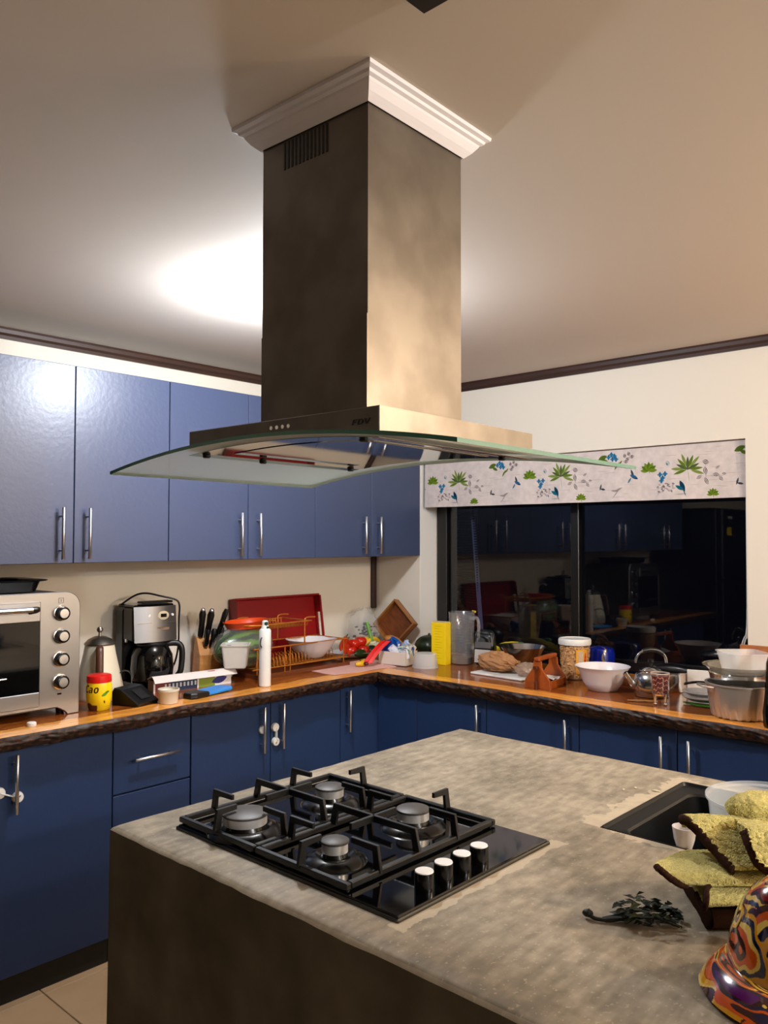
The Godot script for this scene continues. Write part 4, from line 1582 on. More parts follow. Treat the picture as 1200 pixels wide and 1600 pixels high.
func fridge() -> void:
	# beyond the left edge of the photo; the dark window mirrors it
	var t := thing("refrigerator", "tall dark refrigerator with a yellow magnet, seen only as a reflection in the window", "refrigerator", Vector3(-0.62, 0, ZW + 0.03))
	var st := S()
	span(st, Vector3(0, 0.03, 0), Vector3(0.78, 1.83, 0.60), 0.01)
	span(st, Vector3(0.04, 0, 0.04), Vector3(0.74, 0.03, 0.55), 0.004)
	mesh("body", st, mat("fridge dark", Color(0.07, 0.08, 0.11), 0.35), t)
	for q in [[0.05, 1.18], [1.19, 1.82]]:
		st = S()
		span(st, Vector3(0.003, q[0], 0.602), Vector3(0.777, q[1], 0.655), 0.01)
		var d := mesh("door", st, M["fridge dark"], t)
		st = S()
		span(st, Vector3(0.03, q[0] + 0.12, 0.657), Vector3(0.055, minf(q[0] + 0.62, q[1] - 0.06), 0.69), 0.006)
		mesh("handle", st, M["satin steel"], d)
	st = S()
	box(st, Vector3(0.62, 1.62, 0.657), Vector3(0.10, 0.07, 0.004), 0.001)
	mesh("magnet", st, M["yellow"], t, "yellow magnet")
	st = S()
	box(st, Vector3(0.60, 1.745, 0.657), Vector3(0.10, 0.02, 0.004), 0.001)
	mesh("control_strip", st, M["white plastic"], t)

func coffee_maker() -> void:
	var t := thing("coffee_maker", "black and steel drip coffee maker with a glass carafe beside the knife block", "coffee maker", Vector3(1.945, TOP, -3.185), -0.06)
	var st := S()
	span(st, Vector3(-0.10, 0, -0.11), Vector3(0.10, 0.028, 0.085), 0.006)
	mesh("base", st, M["black plastic"], t)
	st = S()
	span(st, Vector3(-0.10, 0.028, -0.11), Vector3(0.10, 0.34, -0.035), 0.008)
	var bd := mesh("body", st, M["black plastic"], t)
	st = S()
	span(st, Vector3(-0.10, 0.205, -0.034), Vector3(0.10, 0.345, 0.052), 0.006)
	mesh("brew_head", st, M["black plastic"], bd)
	# bulged steel front
	st = S()
	sheet(st, func(u: float, v: float): return Vector3(lerpf(-0.1, 0.1, u), lerpf(0.200, 0.352, v), 0.060 + 0.020 * sin(u * PI) + 0.012 * (1.0 - v)), 16, 6, 0.006)
	var fr := mesh("steel_front", st, mat("dull steel", Color(0.50, 0.50, 0.51), 0.38, 1.0), t, "curved steel front")
	st = S()
	xf = Transform3D(Basis(Vector3.RIGHT, PI / 2), Vector3(0.028, 0.312, 0.079))
	lathe(st, [Vector2(0, 0), Vector2(0.027, 0), Vector2(0.026, 0.005), Vector2(0, 0.006)], 24, Vector3.ZERO, Vector2(1.0, 0.72))
	mesh("dial", st, mat("dial cream", Color(0.75, 0.70, 0.6), 0.3, 0.3), fr)
	st = S()
	box(st, Vector3(0.028, 0.312, 0.0855), Vector3(0.028, 0.015, 0.002), 0.0006)
	mesh("clock_display", st, M["black gloss"], fr)
	for q in [[-0.034, 0.009], [0.075, 0.006]]:
		st = S()
		xf = Transform3D(Basis(Vector3.RIGHT, PI / 2), Vector3(q[0], 0.312, 0.074))
		lathe(st, [Vector2(0, 0), Vector2(q[1], 0), Vector2(q[1] * 0.85, 0.006), Vector2(0, 0.007)], 18)
		mesh("button", st, M["white plastic"], fr)
	st = S()
	box(st, Vector3(0.025, 0.255, 0.086), Vector3(0.06, 0.014, 0.003), 0.001)
	box(st, Vector3(0.0, 0.282, 0.082), Vector3(0.18, 0.002, 0.003), 0)
	mesh("name_plate", st, M["chrome"], fr)
	st = S()
	box(st, Vector3(0, 0.352, -0.02), Vector3(0.19, 0.014, 0.15), 0.005)
	mesh("top_lid", st, M["black gloss"], t)
	st = S()
	box(st, Vector3(-0.1, 0.205, -0.005), Vector3(0.006, 0.016, 0.016), 0.002)
	mesh("side_button", st, M["satin steel"], t)
	# carafe
	st = S()
	lathe(st, shell([Vector2(0.074, 0.030), Vector2(0.088, 0.036), Vector2(0.093, 0.085), Vector2(0.088, 0.14), Vector2(0.070, 0.178), Vector2(0.064, 0.184)], 0.003), 40, Vector3(0.0, 0, 0.035))
	var cf := mesh("carafe", st, mat("smoked glass", Color(0.02, 0.02, 0.022), 0.04), t, "dark glass carafe")
	st = S()
	lathe(st, [Vector2(0, 0.184), Vector2(0.066, 0.184), Vector2(0.068, 0.190), Vector2(0.060, 0.198), Vector2(0, 0.199)], 32, Vector3(0, 0, 0.035))
	mesh("carafe_lid", st, M["black plastic"], cf)
	st = S()
	tube(st, curve([Vector3(0.055, 0.186, 0.065), Vector3(0.100, 0.184, 0.085), Vector3(0.115, 0.15, 0.092), Vector3(0.112, 0.07, 0.088), Vector3(0.10, 0.045, 0.08)], 5), 0.010, 10, false, 1.3)
	mesh("carafe_handle", st, M["black plastic"], cf)
	# cord looped over the top, hanging down the right
	st = S()
	tube(st, curve([Vector3(-0.10, 0.355, -0.06), Vector3(-0.05, 0.395, -0.03), Vector3(-0.01, 0.405, 0.0), Vector3(0.05, 0.390, 0.03), Vector3(0.10, 0.375, 0.055), Vector3(0.118, 0.35, 0.06), Vector3(0.122, 0.28, 0.05), Vector3(0.125, 0.16, 0.04), Vector3(0.123, 0.07, 0.0), Vector3(0.115, 0.004, -0.08)], 6), 0.0042, 8)
	mesh("cord", st, M["black plastic"], t)
	st = S()
	box(st, Vector3(0.03, 0.366, 0.005), Vector3(0.15, 0.010, 0.05), 0.004)
	mesh("scoop", st, M["black plastic"], t)

func knife_block() -> void:
	var base := Vector3(2.285, TOP, -3.235)
	var t := thing("knife_block", "pale wooden knife block beside the coffee maker", "knife block", base, -0.35)
	var st := S()
	var wm := mat("beech", Color.WHITE, 0.5)
	wm.albedo_texture = nz(71, 0.02, Color(0.72, 0.46, 0.21), Color(0.82, 0.58, 0.31), 256)
	wm.uv1_triplanar = true
	wm.uv1_scale = Vector3(2, 8, 2)
	var lean := 0.36
	# side outline: leaning slab standing on a foot
	var pl := PackedVector2Array([Vector2(-0.06, 0), Vector2(0.075, 0), Vector2(0.082, 0.105), Vector2(0.02, 0.185), Vector2(-0.005, 0.18)])
	xf = Transform3D(Basis(Vector3(0, 0, 1), Vector3.UP, Vector3(-1, 0, 0)), Vector3.ZERO)
	prism(st, pl, -0.052, 0.052, 0.003)
	mesh("block", st, wm, t)
	# knives stuck in the sloping face
	var up := Vector3(0, 0.82, 0.57).normalized()
	var spots := [[-0.034, 0.178, 0.022, 0.13, 0.010], [-0.006, 0.176, 0.026, 0.135, 0.011], [0.036, 0.168, 0.030, 0.145, 0.0085], [-0.018, 0.138, 0.058, 0.085, 0.0085], [0.008, 0.132, 0.062, 0.088, 0.0085], [0.036, 0.135, 0.060, 0.095, 0.009]]
	var names := ["knife with a dark riveted handle standing furthest left in the knife block", "second riveted knife from the left in the back row of the knife block", "knife with the thin black handle reaching highest in the knife block", "short knife at the left of the front row in the knife block", "short knife in the middle of the front row in the knife block", "short black-handled knife at the right of the front row in the knife block"]
	for k in spots.size():
		var s: Array = spots[k]
		var p: Vector3 = base + Basis(Vector3.UP, -0.35) * Vector3(s[0], s[1], s[2])
		var kn := thing("knife", names[k], "knife", p, -0.35 + (0.14 if k == 2 else 0.0), "knives in the block")
		st = S()
		var tilt := 0.20 if k == 2 else (0.05 * (k % 3))
		var dir := (up + Vector3(tilt, 0, -0.30 + 0.1 * (k % 2))).normalized()
		var l: float = s[3]
		var pts: Array = []
		for q in 7:
			var f := q / 6.0
			pts.append(dir * (0.012 + l * f) + Vector3(0, 0, 0.004 * sin(f * PI)))
		var kr: float = s[4] * 1.35
		tube(st, pts, [kr * 0.9, kr, kr * 0.95, kr * 0.9, kr, kr * 1.1, kr * 0.7], 10, false, 1.15)
		mesh("handle", st, mat("knife handle %d" % k, Color(0.05, 0.03, 0.022) if k < 2 else Color(0.015, 0.015, 0.016), 0.35), kn)
		st = S()
		tube(st, [dir * -0.03, dir * 0.014], 0.010, 8, false, 0.18)
		mesh("blade", st, M["polished steel"], kn)
		if k < 2:
			st = S()
			ball(st, dir * (0.012 + l) + Vector3(0, 0, 0.001), Vector3.ONE * s[4] * 1.05)
			mesh("butt_cap", st, M["satin steel"], kn)

func dish_rack() -> void:
	var x0 := 2.39
	var x1 := 2.955
	var z0 := -3.205
	var z1 := -2.985
	# amber drip tray
	var t := thing("drip_tray", "brown see-through plastic drip tray under the copper wire dish rack", "tray", Vector3((x0 + x1) / 2 - 0.01, TOP, (z0 + z1) / 2 + 0.02))
	var st := S()
	var hw := (x1 - x0) / 2 + 0.015
	var hz := (z1 - z0) / 2 + 0.02
	span(st, Vector3(-hw, 0.0, -hz), Vector3(hw, 0.004, hz), 0.001)
	span(st, Vector3(-hw, 0.004, hz - 0.004), Vector3(hw, 0.020, hz), 0.001)
	span(st, Vector3(-hw, 0.004, -hz), Vector3(hw, 0.020, -hz + 0.004), 0.001)
	span(st, Vector3(-hw, 0.004, -hz + 0.004), Vector3(-hw + 0.004, 0.020, hz - 0.004), 0.001)
	span(st, Vector3(hw - 0.004, 0.004, -hz + 0.004), Vector3(hw, 0.020, hz - 0.004), 0.001)
	var am := clear("amber plastic", Color(0.45, 0.24, 0.13, 0.72), 0.3)
	mesh("tray", st, am, t)
	var y := TOP + 0.0045
	t = thing("dish_rack", "two-tier copper wire dish rack in front of the red tray", "dish rack", Vector3(x0, y, z0))
	var w := x1 - x0
	var d := z1 - z0
	var cm: Material = M["copper"]
	var r := 0.0036
	# lower basket: floor frame, rim, posts
	for q in [[0.034, 0.0, "floor_frame"], [0.128, 0.0, "basket_rim"]]:
		st = S()
		tube(st, curve([Vector3(0.012, q[0], 0), Vector3(w - 0.012, q[0], 0), Vector3(w, q[0], 0.012), Vector3(w, q[0], d - 0.012), Vector3(w - 0.012, q[0], d), Vector3(0.012, q[0], d), Vector3(0, q[0], d - 0.012), Vector3(0, q[0], 0.012)], 3, true), r, 7, true)
		mesh(q[2], st, cm, t)
	for px in [0.002, w * 0.30, w * 0.36, w - 0.002]:
		for pz in [0.0, d]:
			st = S()
			tube(st, [Vector3(px, 0.0, pz), Vector3(px, 0.128, pz)], r * 0.8, 6)
			ball(st, Vector3(px, 0.004, pz), Vector3(0.006, 0.004, 0.006), 0, 1, 1, 8, 6)
			mesh("post", st, cm, t)
	st = S()
	for k in 26:
		var x := 0.02 + (w - 0.04) * k / 25.0
		tube(st, [Vector3(x, 0.034, 0), Vector3(x, 0.034, d)], 0.0022, 5)
		for z in ([d * 0.34, d * 0.66] if k > 7 else [d * 0.93]):
			tube(st, curve([Vector3(x, 0.034, z - 0.016), Vector3(x, 0.066, z - 0.012), Vector3(x, 0.078, z), Vector3(x, 0.066, z + 0.012), Vector3(x, 0.034, z + 0.016)], 3), 0.0019, 5)
	for k in 5:
		tube(st, [Vector3(0, 0.032, d * k / 4.0), Vector3(w, 0.032, d * k / 4.0)], 0.0022, 5)
	var ti := mesh("wire_tines", st, cm, t)
	ti.set_meta("kind", "stuff")
	# upper tier over the left two thirds
	var ux := w * 0.60
	var uy := 0.236
	st = S()
	tube(st, curve([Vector3(-0.01, uy, 0.0), Vector3(ux - 0.015, uy, 0.0), Vector3(ux, uy, 0.015), Vector3(ux, uy, d - 0.03), Vector3(ux - 0.015, uy, d - 0.015), Vector3(-0.01, uy, d - 0.015)], 4, true), r, 7, true)
	mesh("upper_frame", st, cm, t)
	for q in [[0.05, 0.0], [ux - 0.03, 0.0], [0.05, d - 0.015], [ux - 0.03, d - 0.015]]:
		st = S()
		tube(st, curve([Vector3(q[0], 0.128, q[1]), Vector3(q[0], uy - 0.01, q[1]), Vector3(q[0] + 0.004, uy + 0.012, q[1]), Vector3(q[0] + 0.03, uy + 0.018, q[1]), Vector3(q[0] + 0.07, uy + 0.016, q[1])], 4), r, 7)
		mesh("upright", st, cm, t)
	st = S()
	for k in 18:
		var x := 0.02 + (ux - 0.03) * k / 17.0
		tube(st, [Vector3(x, uy, 0), Vector3(x, uy - 0.022, 0.006), Vector3(x, uy - 0.022, d - 0.02), Vector3(x, uy, d - 0.015)], 0.0020, 5)
	tube(st, [Vector3(0, uy - 0.024, d / 2), Vector3(ux, uy - 0.024, d / 2)], 0.0022, 5)
	ti = mesh("upper_wires", st, cm, t)
	ti.set_meta("kind", "stuff")
	# things in and behind the rack
	st = S()
	# orange strip: chopping mat on the upper tier
	xf = Transform3D(Basis(Vector3(0, 0, 1), 0.05), Vector3(-0.01, -0.006, 0))
	lathe(st, shell([Vector2(0.085, 0.0), Vector2(0.098, 0.004), Vector2(0.112, 0.032), Vector2(0.116, 0.034)], 0.003), 40, Vector3.ZERO, Vector2(1.0, 0.75))
	var om := mesh("orange_colander", st, mat("orange plastic", Color(0.80, 0.25, 0.03), 0.4))
	om.position = Vector3(2.425, y + uy - 0.012, z0 + 0.105)
	tag(om, "shallow orange plastic bowl standing on the upper tier of the dish rack over the watermelon", "bowl")
	# watermelon with plastic film
	var wi := img(512, 256, Color.BLACK)
	var nn := noise(81, 1.0, 4)
	for j in 256:
		for i in 512:
			var a := i / 512.0 * TAU
			var s := sin(a * 9.0 + 2.6 * nn.get_noise_3d(cos(a) * 2.0, sin(a) * 2.0, j / 60.0))
			var f := nn.get_noise_3d(cos(a) * 12.0, sin(a) * 12.0, j / 10.0)
			wi.set_pixel(i, j, Color(0.045, 0.15, 0.02).lerp(Color(0.30, 0.46, 0.10), smoothstep(0.25, 0.75, 0.5 + 0.5 * s + 0.4 * f)))
	t = thing("watermelon", "striped green watermelon under the orange bowl behind the frosted tub", "watermelon", Vector3(2.372, TOP + 0.0, -3.205))
	t.position = Vector3(2.26 + 0.11, y + 0.036, -3.09)
	st = S()
	xf = Transform3D(Basis(Vector3(0, 0, 1), PI / 2 + 0.1), Vector3(0.02, 0.092, 0.0))
	lump(st, func(dv: Vector3): return dv * Vector3(0.090, 0.155, 0.092), 32, 20)
	mesh("rind", st, textured("melon rind", wi, 0.3), t)
	st = S()
	var fn := noise(82, 6.0, 3)
	lump(st, func(dv: Vector3): return Vector3(0.02, 0.095, 0) + dv * Vector3(0.166, 0.100, 0.100) * (1.0 + 0.06 * fn.get_noise_3dv(dv)), 36, 20)
	mesh("film", st, clear("film", Color(0.92, 0.93, 0.93, 0.07), 0.12), t, "clear plastic film")
	# frosted square tub
	t = thing("food_tub", "frosted square plastic tub standing on the left of the dish rack before the watermelon", "tub", Vector3(2.262, y + 0.062, -2.975), -0.75)
	st = S()
	square_tub(st, 0.048, 0.060, 0.105, 0.012, 0.002)
	mesh("tub", st, clear("frosted thick", Color(0.84, 0.82, 0.78, 0.86), 0.5), t)
	# white bowls
	var bw := thing("mixing_bowl", "large white bowl lying in the back of the dish rack against the red tray", "bowl", Vector3(2.83, y + 0.037, -3.095))
	st = S()
	lathe(st, shell([Vector2(0.055, 0.0), Vector2(0.065, 0.006), Vector2(0.105, 0.05), Vector2(0.125, 0.086), Vector2(0.132, 0.092)], 0.004), 48)
	mesh("bowl", st, M["white enamel"], bw)

func square_tub(st: SurfaceTool, a: float, b: float, h: float, r: float, th: float) -> void:
	var loops := [[a - 0.004, 0.0], [a, 0.004], [b, h - 0.004], [b + 0.004, h - 0.003], [b + 0.004, h], [b - th, h], [a - th, 0.004 + th], [a - 0.006, th]]
	var rl := func(q: Array, k: int) -> Vector3:
		var c := k / 6
		var aa := (k % 6) / 5.0 * PI / 2 + c * PI / 2
		return Vector3((q[0] - r) * (1 if c == 0 or c == 3 else -1) + r * cos(aa), q[1], (q[0] - r) * (1 if c < 2 else -1) + r * sin(aa))
	for q in loops.size() - 1:
		for k in 24:
			var k1 := (k + 1) % 24
			q4(st, rl.call(loops[q], k), rl.call(loops[q + 1], k), rl.call(loops[q + 1], k1), rl.call(loops[q], k1), q + 1)
	for k in 24:
		tri(st, Vector3.ZERO, rl.call(loops[0], k), rl.call(loops[0], (k + 1) % 24))
		tri(st, Vector3(0, th, 0), rl.call(loops[7], (k + 1) % 24), rl.call(loops[7], k))

func back_corner() -> void:
	var st: SurfaceTool
	var t: Node3D
	# red tray leaning on the wall
	t = thing("serving_tray", "dark red wooden serving tray with a cut-out handle leaning upright against the back wall", "tray", Vector3(2.765, TOP, -3.268))
	t.rotation.x = -0.14
	st = S()
	var w := 0.285
	var h := 0.345
	span(st, Vector3(-w, 0.0, -0.004), Vector3(w, h, 0.004), 0.001)
	var tb := mesh("tray_base", st, M["red"], t)
	st = S()
	span(st, Vector3(-w, h - 0.010, 0.004), Vector3(w, h, 0.045), 0.002)
	mesh("side_rail", st, M["red"], t)
	st = S()
	span(st, Vector3(-w, 0.0, 0.004), Vector3(w, 0.010, 0.045), 0.002)
	mesh("side_rail", st, M["red"], t)
	for s in [-1, 1]:
		st = S()
		var xx: float = s * (w - 0.005)
		var wy := 0.115
		for q in [[0.010, wy], [0.245, h - 0.010]]:
			span(st, Vector3(xx - 0.005, q[0], 0.004), Vector3(xx + 0.005, q[1], 0.058), 0.002)
		span(st, Vector3(xx - 0.005, wy, 0.004), Vector3(xx + 0.005, 0.245, 0.020), 0.001)
		span(st, Vector3(xx - 0.005, wy, 0.046), Vector3(xx + 0.005, 0.245, 0.058), 0.001)
		mesh("end_rail", st, M["red"], t, "end rail with a slot handle")
	# pink paper mat
	st = S()
	sheet(st, func(u: float, v: float):
		var a := Vector3(2.70, 0, -3.02).lerp(Vector3(2.685, 0, -2.775), u)
		var b := Vector3(3.20, 0, -3.02).lerp(Vector3(3.085, 0, -2.735), u)
		var p := a.lerp(b, v)
		return Vector3(p.x, TOP + 0.0022 + 0.0012 * sin(u * 7.0 + v * 11.0) * u, p.z)
	, 8, 12, 0.0012)
	var pm := mesh("paper_mat", st, mat("pink paper", Color(0.83, 0.64, 0.60), 0.7))
	tag(pm, "pale pink paper mat on the inner corner of the worktop", "mat")
	# plate of vegetables
	var pc := Vector3(3.205, TOP + 0.0035, -3.135)
	t = thing("oval_plate", "white oval plate heaped with tomatoes, peppers and bananas in the corner", "plate", pc)
	st = S()
	lathe(st, shell([Vector2(0.10, 0.0), Vector2(0.11, 0.004), Vector2(0.165, 0.024), Vector2(0.175, 0.030)], 0.004), 48, Vector3.ZERO, Vector2(1.0, 0.62))
	mesh("plate", st, M["white enamel"], t)
	var tomato := mat("tomato red", Color(0.72, 0.12, 0.04), 0.22)
	var tl := [[-0.055, 0.075, 0.03, "leftmost big red tomato in the upper row of the vegetable heap"], [0.000, 0.082, 0.025, "big red tomato on top of the heap next to the bananas"], [-0.02, 0.040, 0.068, "red tomato at the front of the vegetable heap"], [-0.085, 0.040, 0.035, "red tomato low at the left of the vegetable heap"]]
	for q in tl:
		var tm := thing("tomato", q[3], "tomato", pc + Vector3(q[0], q[1] - 0.032, q[2]), q[0] * 20.0, "tomatoes on the oval plate")
		st = S()
		lump(st, func(d: Vector3):
			var rr := 0.036 * (1.0 + 0.04 * cos(5.0 * atan2(d.z, d.x)) * (1.0 - absf(d.y)))
			return Vector3(0, 0.032, 0) + d * Vector3(rr, 0.030, rr) - Vector3(0, 0.008 * maxf(0, d.y - 0.8) * 5.0, 0)
		, 24, 14)
		mesh("fruit", st, tomato, tm)
	# long red peppers at the left
	for k in 3:
		var pp := thing("chilli_pepper", ["long red pepper lying highest at the left of the vegetable heap", "long red pepper in the middle of the three beside the wire rack", "long red pepper lying lowest next to the wire rack"][k], "pepper", pc + Vector3(-0.125, 0.018 + 0.014 * k, 0.04 - 0.025 * k), 0.5 - 0.15 * k, "long red peppers")
		st = S()
		tube(st, curve([Vector3(-0.03, 0, 0.03), Vector3(0, 0.02, 0.01), Vector3(0.04, 0.042, 0), Vector3(0.065, 0.06, 0)], 5), [0.004, 0.006, 0.008, 0.009, 0.010, 0.0105, 0.011, 0.0115, 0.012, 0.012, 0.012, 0.0125, 0.0125, 0.012, 0.011, 0.006], 10)
		mesh("pod", st, mat("pepper red", Color(0.66, 0.17, 0.04), 0.3), pp)
		st = S()
		tube(st, [Vector3(0.064, 0.06, 0), Vector3(0.08, 0.075, 0.002)], [0.005, 0.003], 6)
		mesh("stalk", st, mat("stalk green", Color(0.22, 0.30, 0.08), 0.6), pp)
	# green squash and avocado on the plate
	for q in [[0.035, 0.03, 0.075, Vector3(0.045, 0.028, 0.028), Color(0.02, 0.12, 0.05), "dark green avocado at the front of the vegetable plate"], [-0.045, 0.024, 0.082, Vector3(0.06, 0.022, 0.02), Color(0.10, 0.22, 0.04), "green courgette end at the front rim of the vegetable plate"]]:
		st = S()
		ball(st, Vector3.ZERO, q[3], 0.05, 5.0, 4)
		var g := mesh("avocado" if q[0] > 0 else "courgette", st, mat("veg %s" % q[5].left(8), q[4], 0.35))
		g.position = pc + Vector3(q[0], q[1] + 0.004, q[2])
		tag(g, q[5], "vegetable")
	# cauliflower
	t = thing("cauliflower", "white cauliflower piece between the bananas and the green avocado", "cauliflower", pc + Vector3(0.082, 0.030, 0.055))
	st = S()
	var rng := RandomNumberGenerator.new()
	rng.seed = 9
	for k in 16:
		var d := Vector3(rng.randf_range(-1, 1), rng.randf_range(0.1, 1), rng.randf_range(-1, 1)).normalized()
		ball(st, Vector3(0, 0.012, 0) + d * 0.026, Vector3.ONE * rng.randf_range(0.010, 0.015), 0.25, 9.0, k, 12, 8)
	ball(st, Vector3(0, 0.012, 0), Vector3(0.028, 0.025, 0.028))
	mesh("florets", st, mat("cauliflower white", Color(0.86, 0.82, 0.68), 0.8), t)
	# bananas
	var ym := mat("banana yellow", Color(0.85, 0.66, 0.12), 0.4)
	var bn := [[Vector3(0.06, 0.052, 0.0), 0.3, "banana curving over the top of the vegetable heap"], [Vector3(0.095, 0.052, 0.02), 0.0, "banana hanging down the right side of the vegetable heap"]]
	for q in bn:
		banana(pc + q[0], q[1], q[2], ym, false)
	banana(Vector3(2.985, TOP + 0.017, -2.885), 0.5, "ripe yellow banana lying on the pink paper mat", ym, true)
	# spring onion standing against the wall
	t = thing("leek", "green leek stalk standing upright behind the bananas in the corner", "leek", pc + Vector3(0.085, 0.030, 0.045))
	st = S()
	tube(st, [Vector3(0.0, 0, 0), Vector3(-0.004, 0.05, -0.01), Vector3(-0.012, 0.12, -0.03), Vector3(-0.014, 0.15, -0.04)], [0.012, 0.011, 0.009, 0.0085], 12)
	mesh("stalk", st, mat("leek green", Color(0.36, 0.60, 0.22), 0.4), t)
	st = S()
	tube(st, [Vector3(-0.014, 0.150, -0.04), Vector3(-0.014, 0.153, -0.041)], [0.0085, 0.006], 12)
	mesh("cut_end", st, mat("leek pale", Color(0.80, 0.88, 0.70), 0.5), t)
	# clear bag of greens in the corner
	t = thing("plastic_bag", "clear crumpled plastic bag of herbs standing in the corner under the dark strip", "bag", Vector3(3.345, TOP + 0.003, -3.222))
	st = S()
	var bnz := noise(91, 1.6, 4)
	lump(st, func(d: Vector3): return Vector3(0, 0.118, 0) + d * Vector3(0.090, 0.118, 0.080) * (1.0 + 0.20 * bnz.get_noise_3dv(d * 1.5)), 36, 24)
	var bg := mesh("bag", st, clear("bag film", Color(0.86, 0.86, 0.85, 0.20), 0.3), t)
	bg.position.y = 0.012
	st = S()
	rng.seed = 4
	for k in 34:
		var p := Vector3(rng.randf_range(-0.06, 0.07), rng.randf_range(0.03, 0.16), rng.randf_range(-0.03, 0.05))
		ball(st, p, Vector3(rng.randf_range(0.006, 0.016), rng.randf_range(0.003, 0.008), 0.006), 0.4, 6.0, k, 8, 6)
	var hb := mesh("herbs", st, mat("herb dark", Color(0.08, 0.10, 0.05), 0.7), t)
	hb.set_meta("kind", "stuff")
	# wooden board standing on its corner behind the white box
	t = thing("wooden_box", "shallow brown wooden box leaning on its corner against the window-side wall", "box", Vector3(3.50, TOP + 0.10, -3.06))
	t.transform = Transform3D(Basis(Vector3.UP, -PI / 2 + 0.12) * Basis(Vector3.RIGHT, -0.20) * Basis(Vector3(0, 0, 1), -0.72), Vector3(3.465, TOP + 0.160, -3.075))
	var bwood := mat("brown board", Color.WHITE, 0.5)
	bwood.albedo_texture = nz(73, 0.02, Color(0.36, 0.17, 0.06), Color(0.50, 0.27, 0.10), 256)
	bwood.uv1_triplanar = true
	bwood.uv1_scale = Vector3(2, 7, 2)
	st = S()
	span(st, Vector3(-0.10, -0.10, -0.006), Vector3(0.10, 0.10, 0.0), 0.001)
	mesh("back_panel", st, bwood, t)
	for q in [[-0.10, -0.10, 0.10, -0.090], [-0.10, 0.090, 0.10, 0.10], [-0.10, -0.09, -0.090, 0.09], [0.090, -0.09, 0.10, 0.09]]:
		st = S()
		span(st, Vector3(q[0], q[1], 0.0), Vector3(q[2], q[3], 0.04), 0.002)
		mesh("frame_side", st, mat("frame oak", Color(0.56, 0.36, 0.17), 0.5), t)
	# bread roll
	st = S()
	ball(st, Vector3.ZERO, Vector3(0.028, 0.026, 0.055), 0.08, 3.0, 3)
	var br := mesh("bread_roll", st, mat("crust", Color(0.66, 0.42, 0.18), 0.7))
	br.position = Vector3(3.275, TOP + 0.096, -2.93)
	br.rotation = Vector3(0.35, 0.5, 0)
	tag(br, "golden bread roll on top of the packets in front of the brown wooden box", "bread")
	# white box of packets
	var wb := Vector3(3.155, TOP + 0.0035, -2.79)
	t = thing("storage_box", "small white open box full of blue and white packets on the inner corner", "box", wb, 0.16)
	st = S()
	var bx := 0.058
	var bz := 0.082
	span(st, Vector3(-bx, 0, -bz), Vector3(bx, 0.003, bz), 0)
	span(st, Vector3(-bx, 0, bz - 0.003), Vector3(bx, 0.066, bz), 0.001)
	span(st, Vector3(-bx, 0, -bz), Vector3(bx, 0.066, -bz + 0.003), 0.001)
	span(st, Vector3(-bx, 0, -bz), Vector3(-bx + 0.003, 0.066, bz), 0.001)
	span(st, Vector3(bx - 0.003, 0, -bz), Vector3(bx, 0.066, bz), 0.001)
	mesh("tray", st, mat("box white", Color(0.84, 0.79, 0.74), 0.5), t)
	var pk := [[-0.028, 0.068, -0.052, 0.25, 0.30, 0.060, 0.075, Color(0.04, 0.20, 0.52), "big blue packet at the left end of the white box"],
		[0.012, 0.088, -0.030, 0.05, -0.35, 0.055, 0.06, Color(0.05, 0.30, 0.60), "blue packet with white letters at the back of the white box"],
		[-0.03, 0.062, 0.005, 0.4, 0.9, 0.03, 0.07, Color(0.80, 0.80, 0.84), "white packet lying slanted in the middle of the white box"],
		[0.020, 0.080, 0.015, 0.3, -0.8, 0.024, 0.08, Color(0.62, 0.68, 0.80), "pale blue rolled packet sticking out of the white box"],
		[-0.02, 0.060, 0.040, 0.5, 0.3, 0.05, 0.055, Color(0.82, 0.82, 0.76), "white packet with green print at the near end of the white box"],
		[0.024, 0.066, 0.055, 0.2, -0.2, 0.045, 0.055, Color(0.78, 0.76, 0.70), "cream packet at the right end of the white box"],
		[-0.030, 0.058, 0.062, 0.1, 0.1, 0.035, 0.045, Color(0.85, 0.85, 0.88), "small white packet at the front corner of the white box"]]
	for k in pk.size():
		var q: Array = pk[k]
		st = S()
		var hw: float = q[5] * 0.72
		var hh: float = q[6] * 0.66
		var pn := noise(100 + k, 3.0, 2)
		facet = true
		lump(st, func(d: Vector3):
			var e := Vector3(signf(d.x) * pow(absf(d.x), 0.3), signf(d.y) * pow(absf(d.y), 0.3), d.z)
			return e * Vector3(hw, hh, 0.010) + Vector3(0, 0, 0.012 * pn.get_noise_2d(d.x, d.y))
		, 20, 14)
		var pim := img(128, 128, q[7])
		if k == 1:
			write(pim, "Ld", Vector2(98, 70), 34, Color(0.9, 0.9, 0.95))
			write(pim, "Ld", Vector2(34, 70), 34, Color(0.9, 0.9, 0.95))
		for j in 12:
			var cc: Color = [Color(0.9, 0.9, 0.95), Color(0.1, 0.4, 0.5), Color(0.15, 0.15, 0.4), Color(0.2, 0.42, 0.25)][(j + k) % 4]
			leaf(pim, (j * 47 + k * 13) % 128, 30 + (j * 29) % 80, 22, 8, j * 0.9, cc)
		var pkt := mesh("packet", st, textured("packet %d" % k, pim, 0.3))
		pkt.position = wb + Basis(Vector3.UP, 0.16) * Vector3(q[0], q[1], q[2])
		pkt.rotation = Vector3(-q[3], -PI / 2 + q[4] * 0.4, q[4])
		tag(pkt, q[8], "packet", "packets in the white box")
	# red tongs
	t = thing("tongs", "red plastic-handled tongs leaning on the white box over the pink mat", "tongs", Vector3(3.04, TOP + 0.006, -2.875), 0.0)
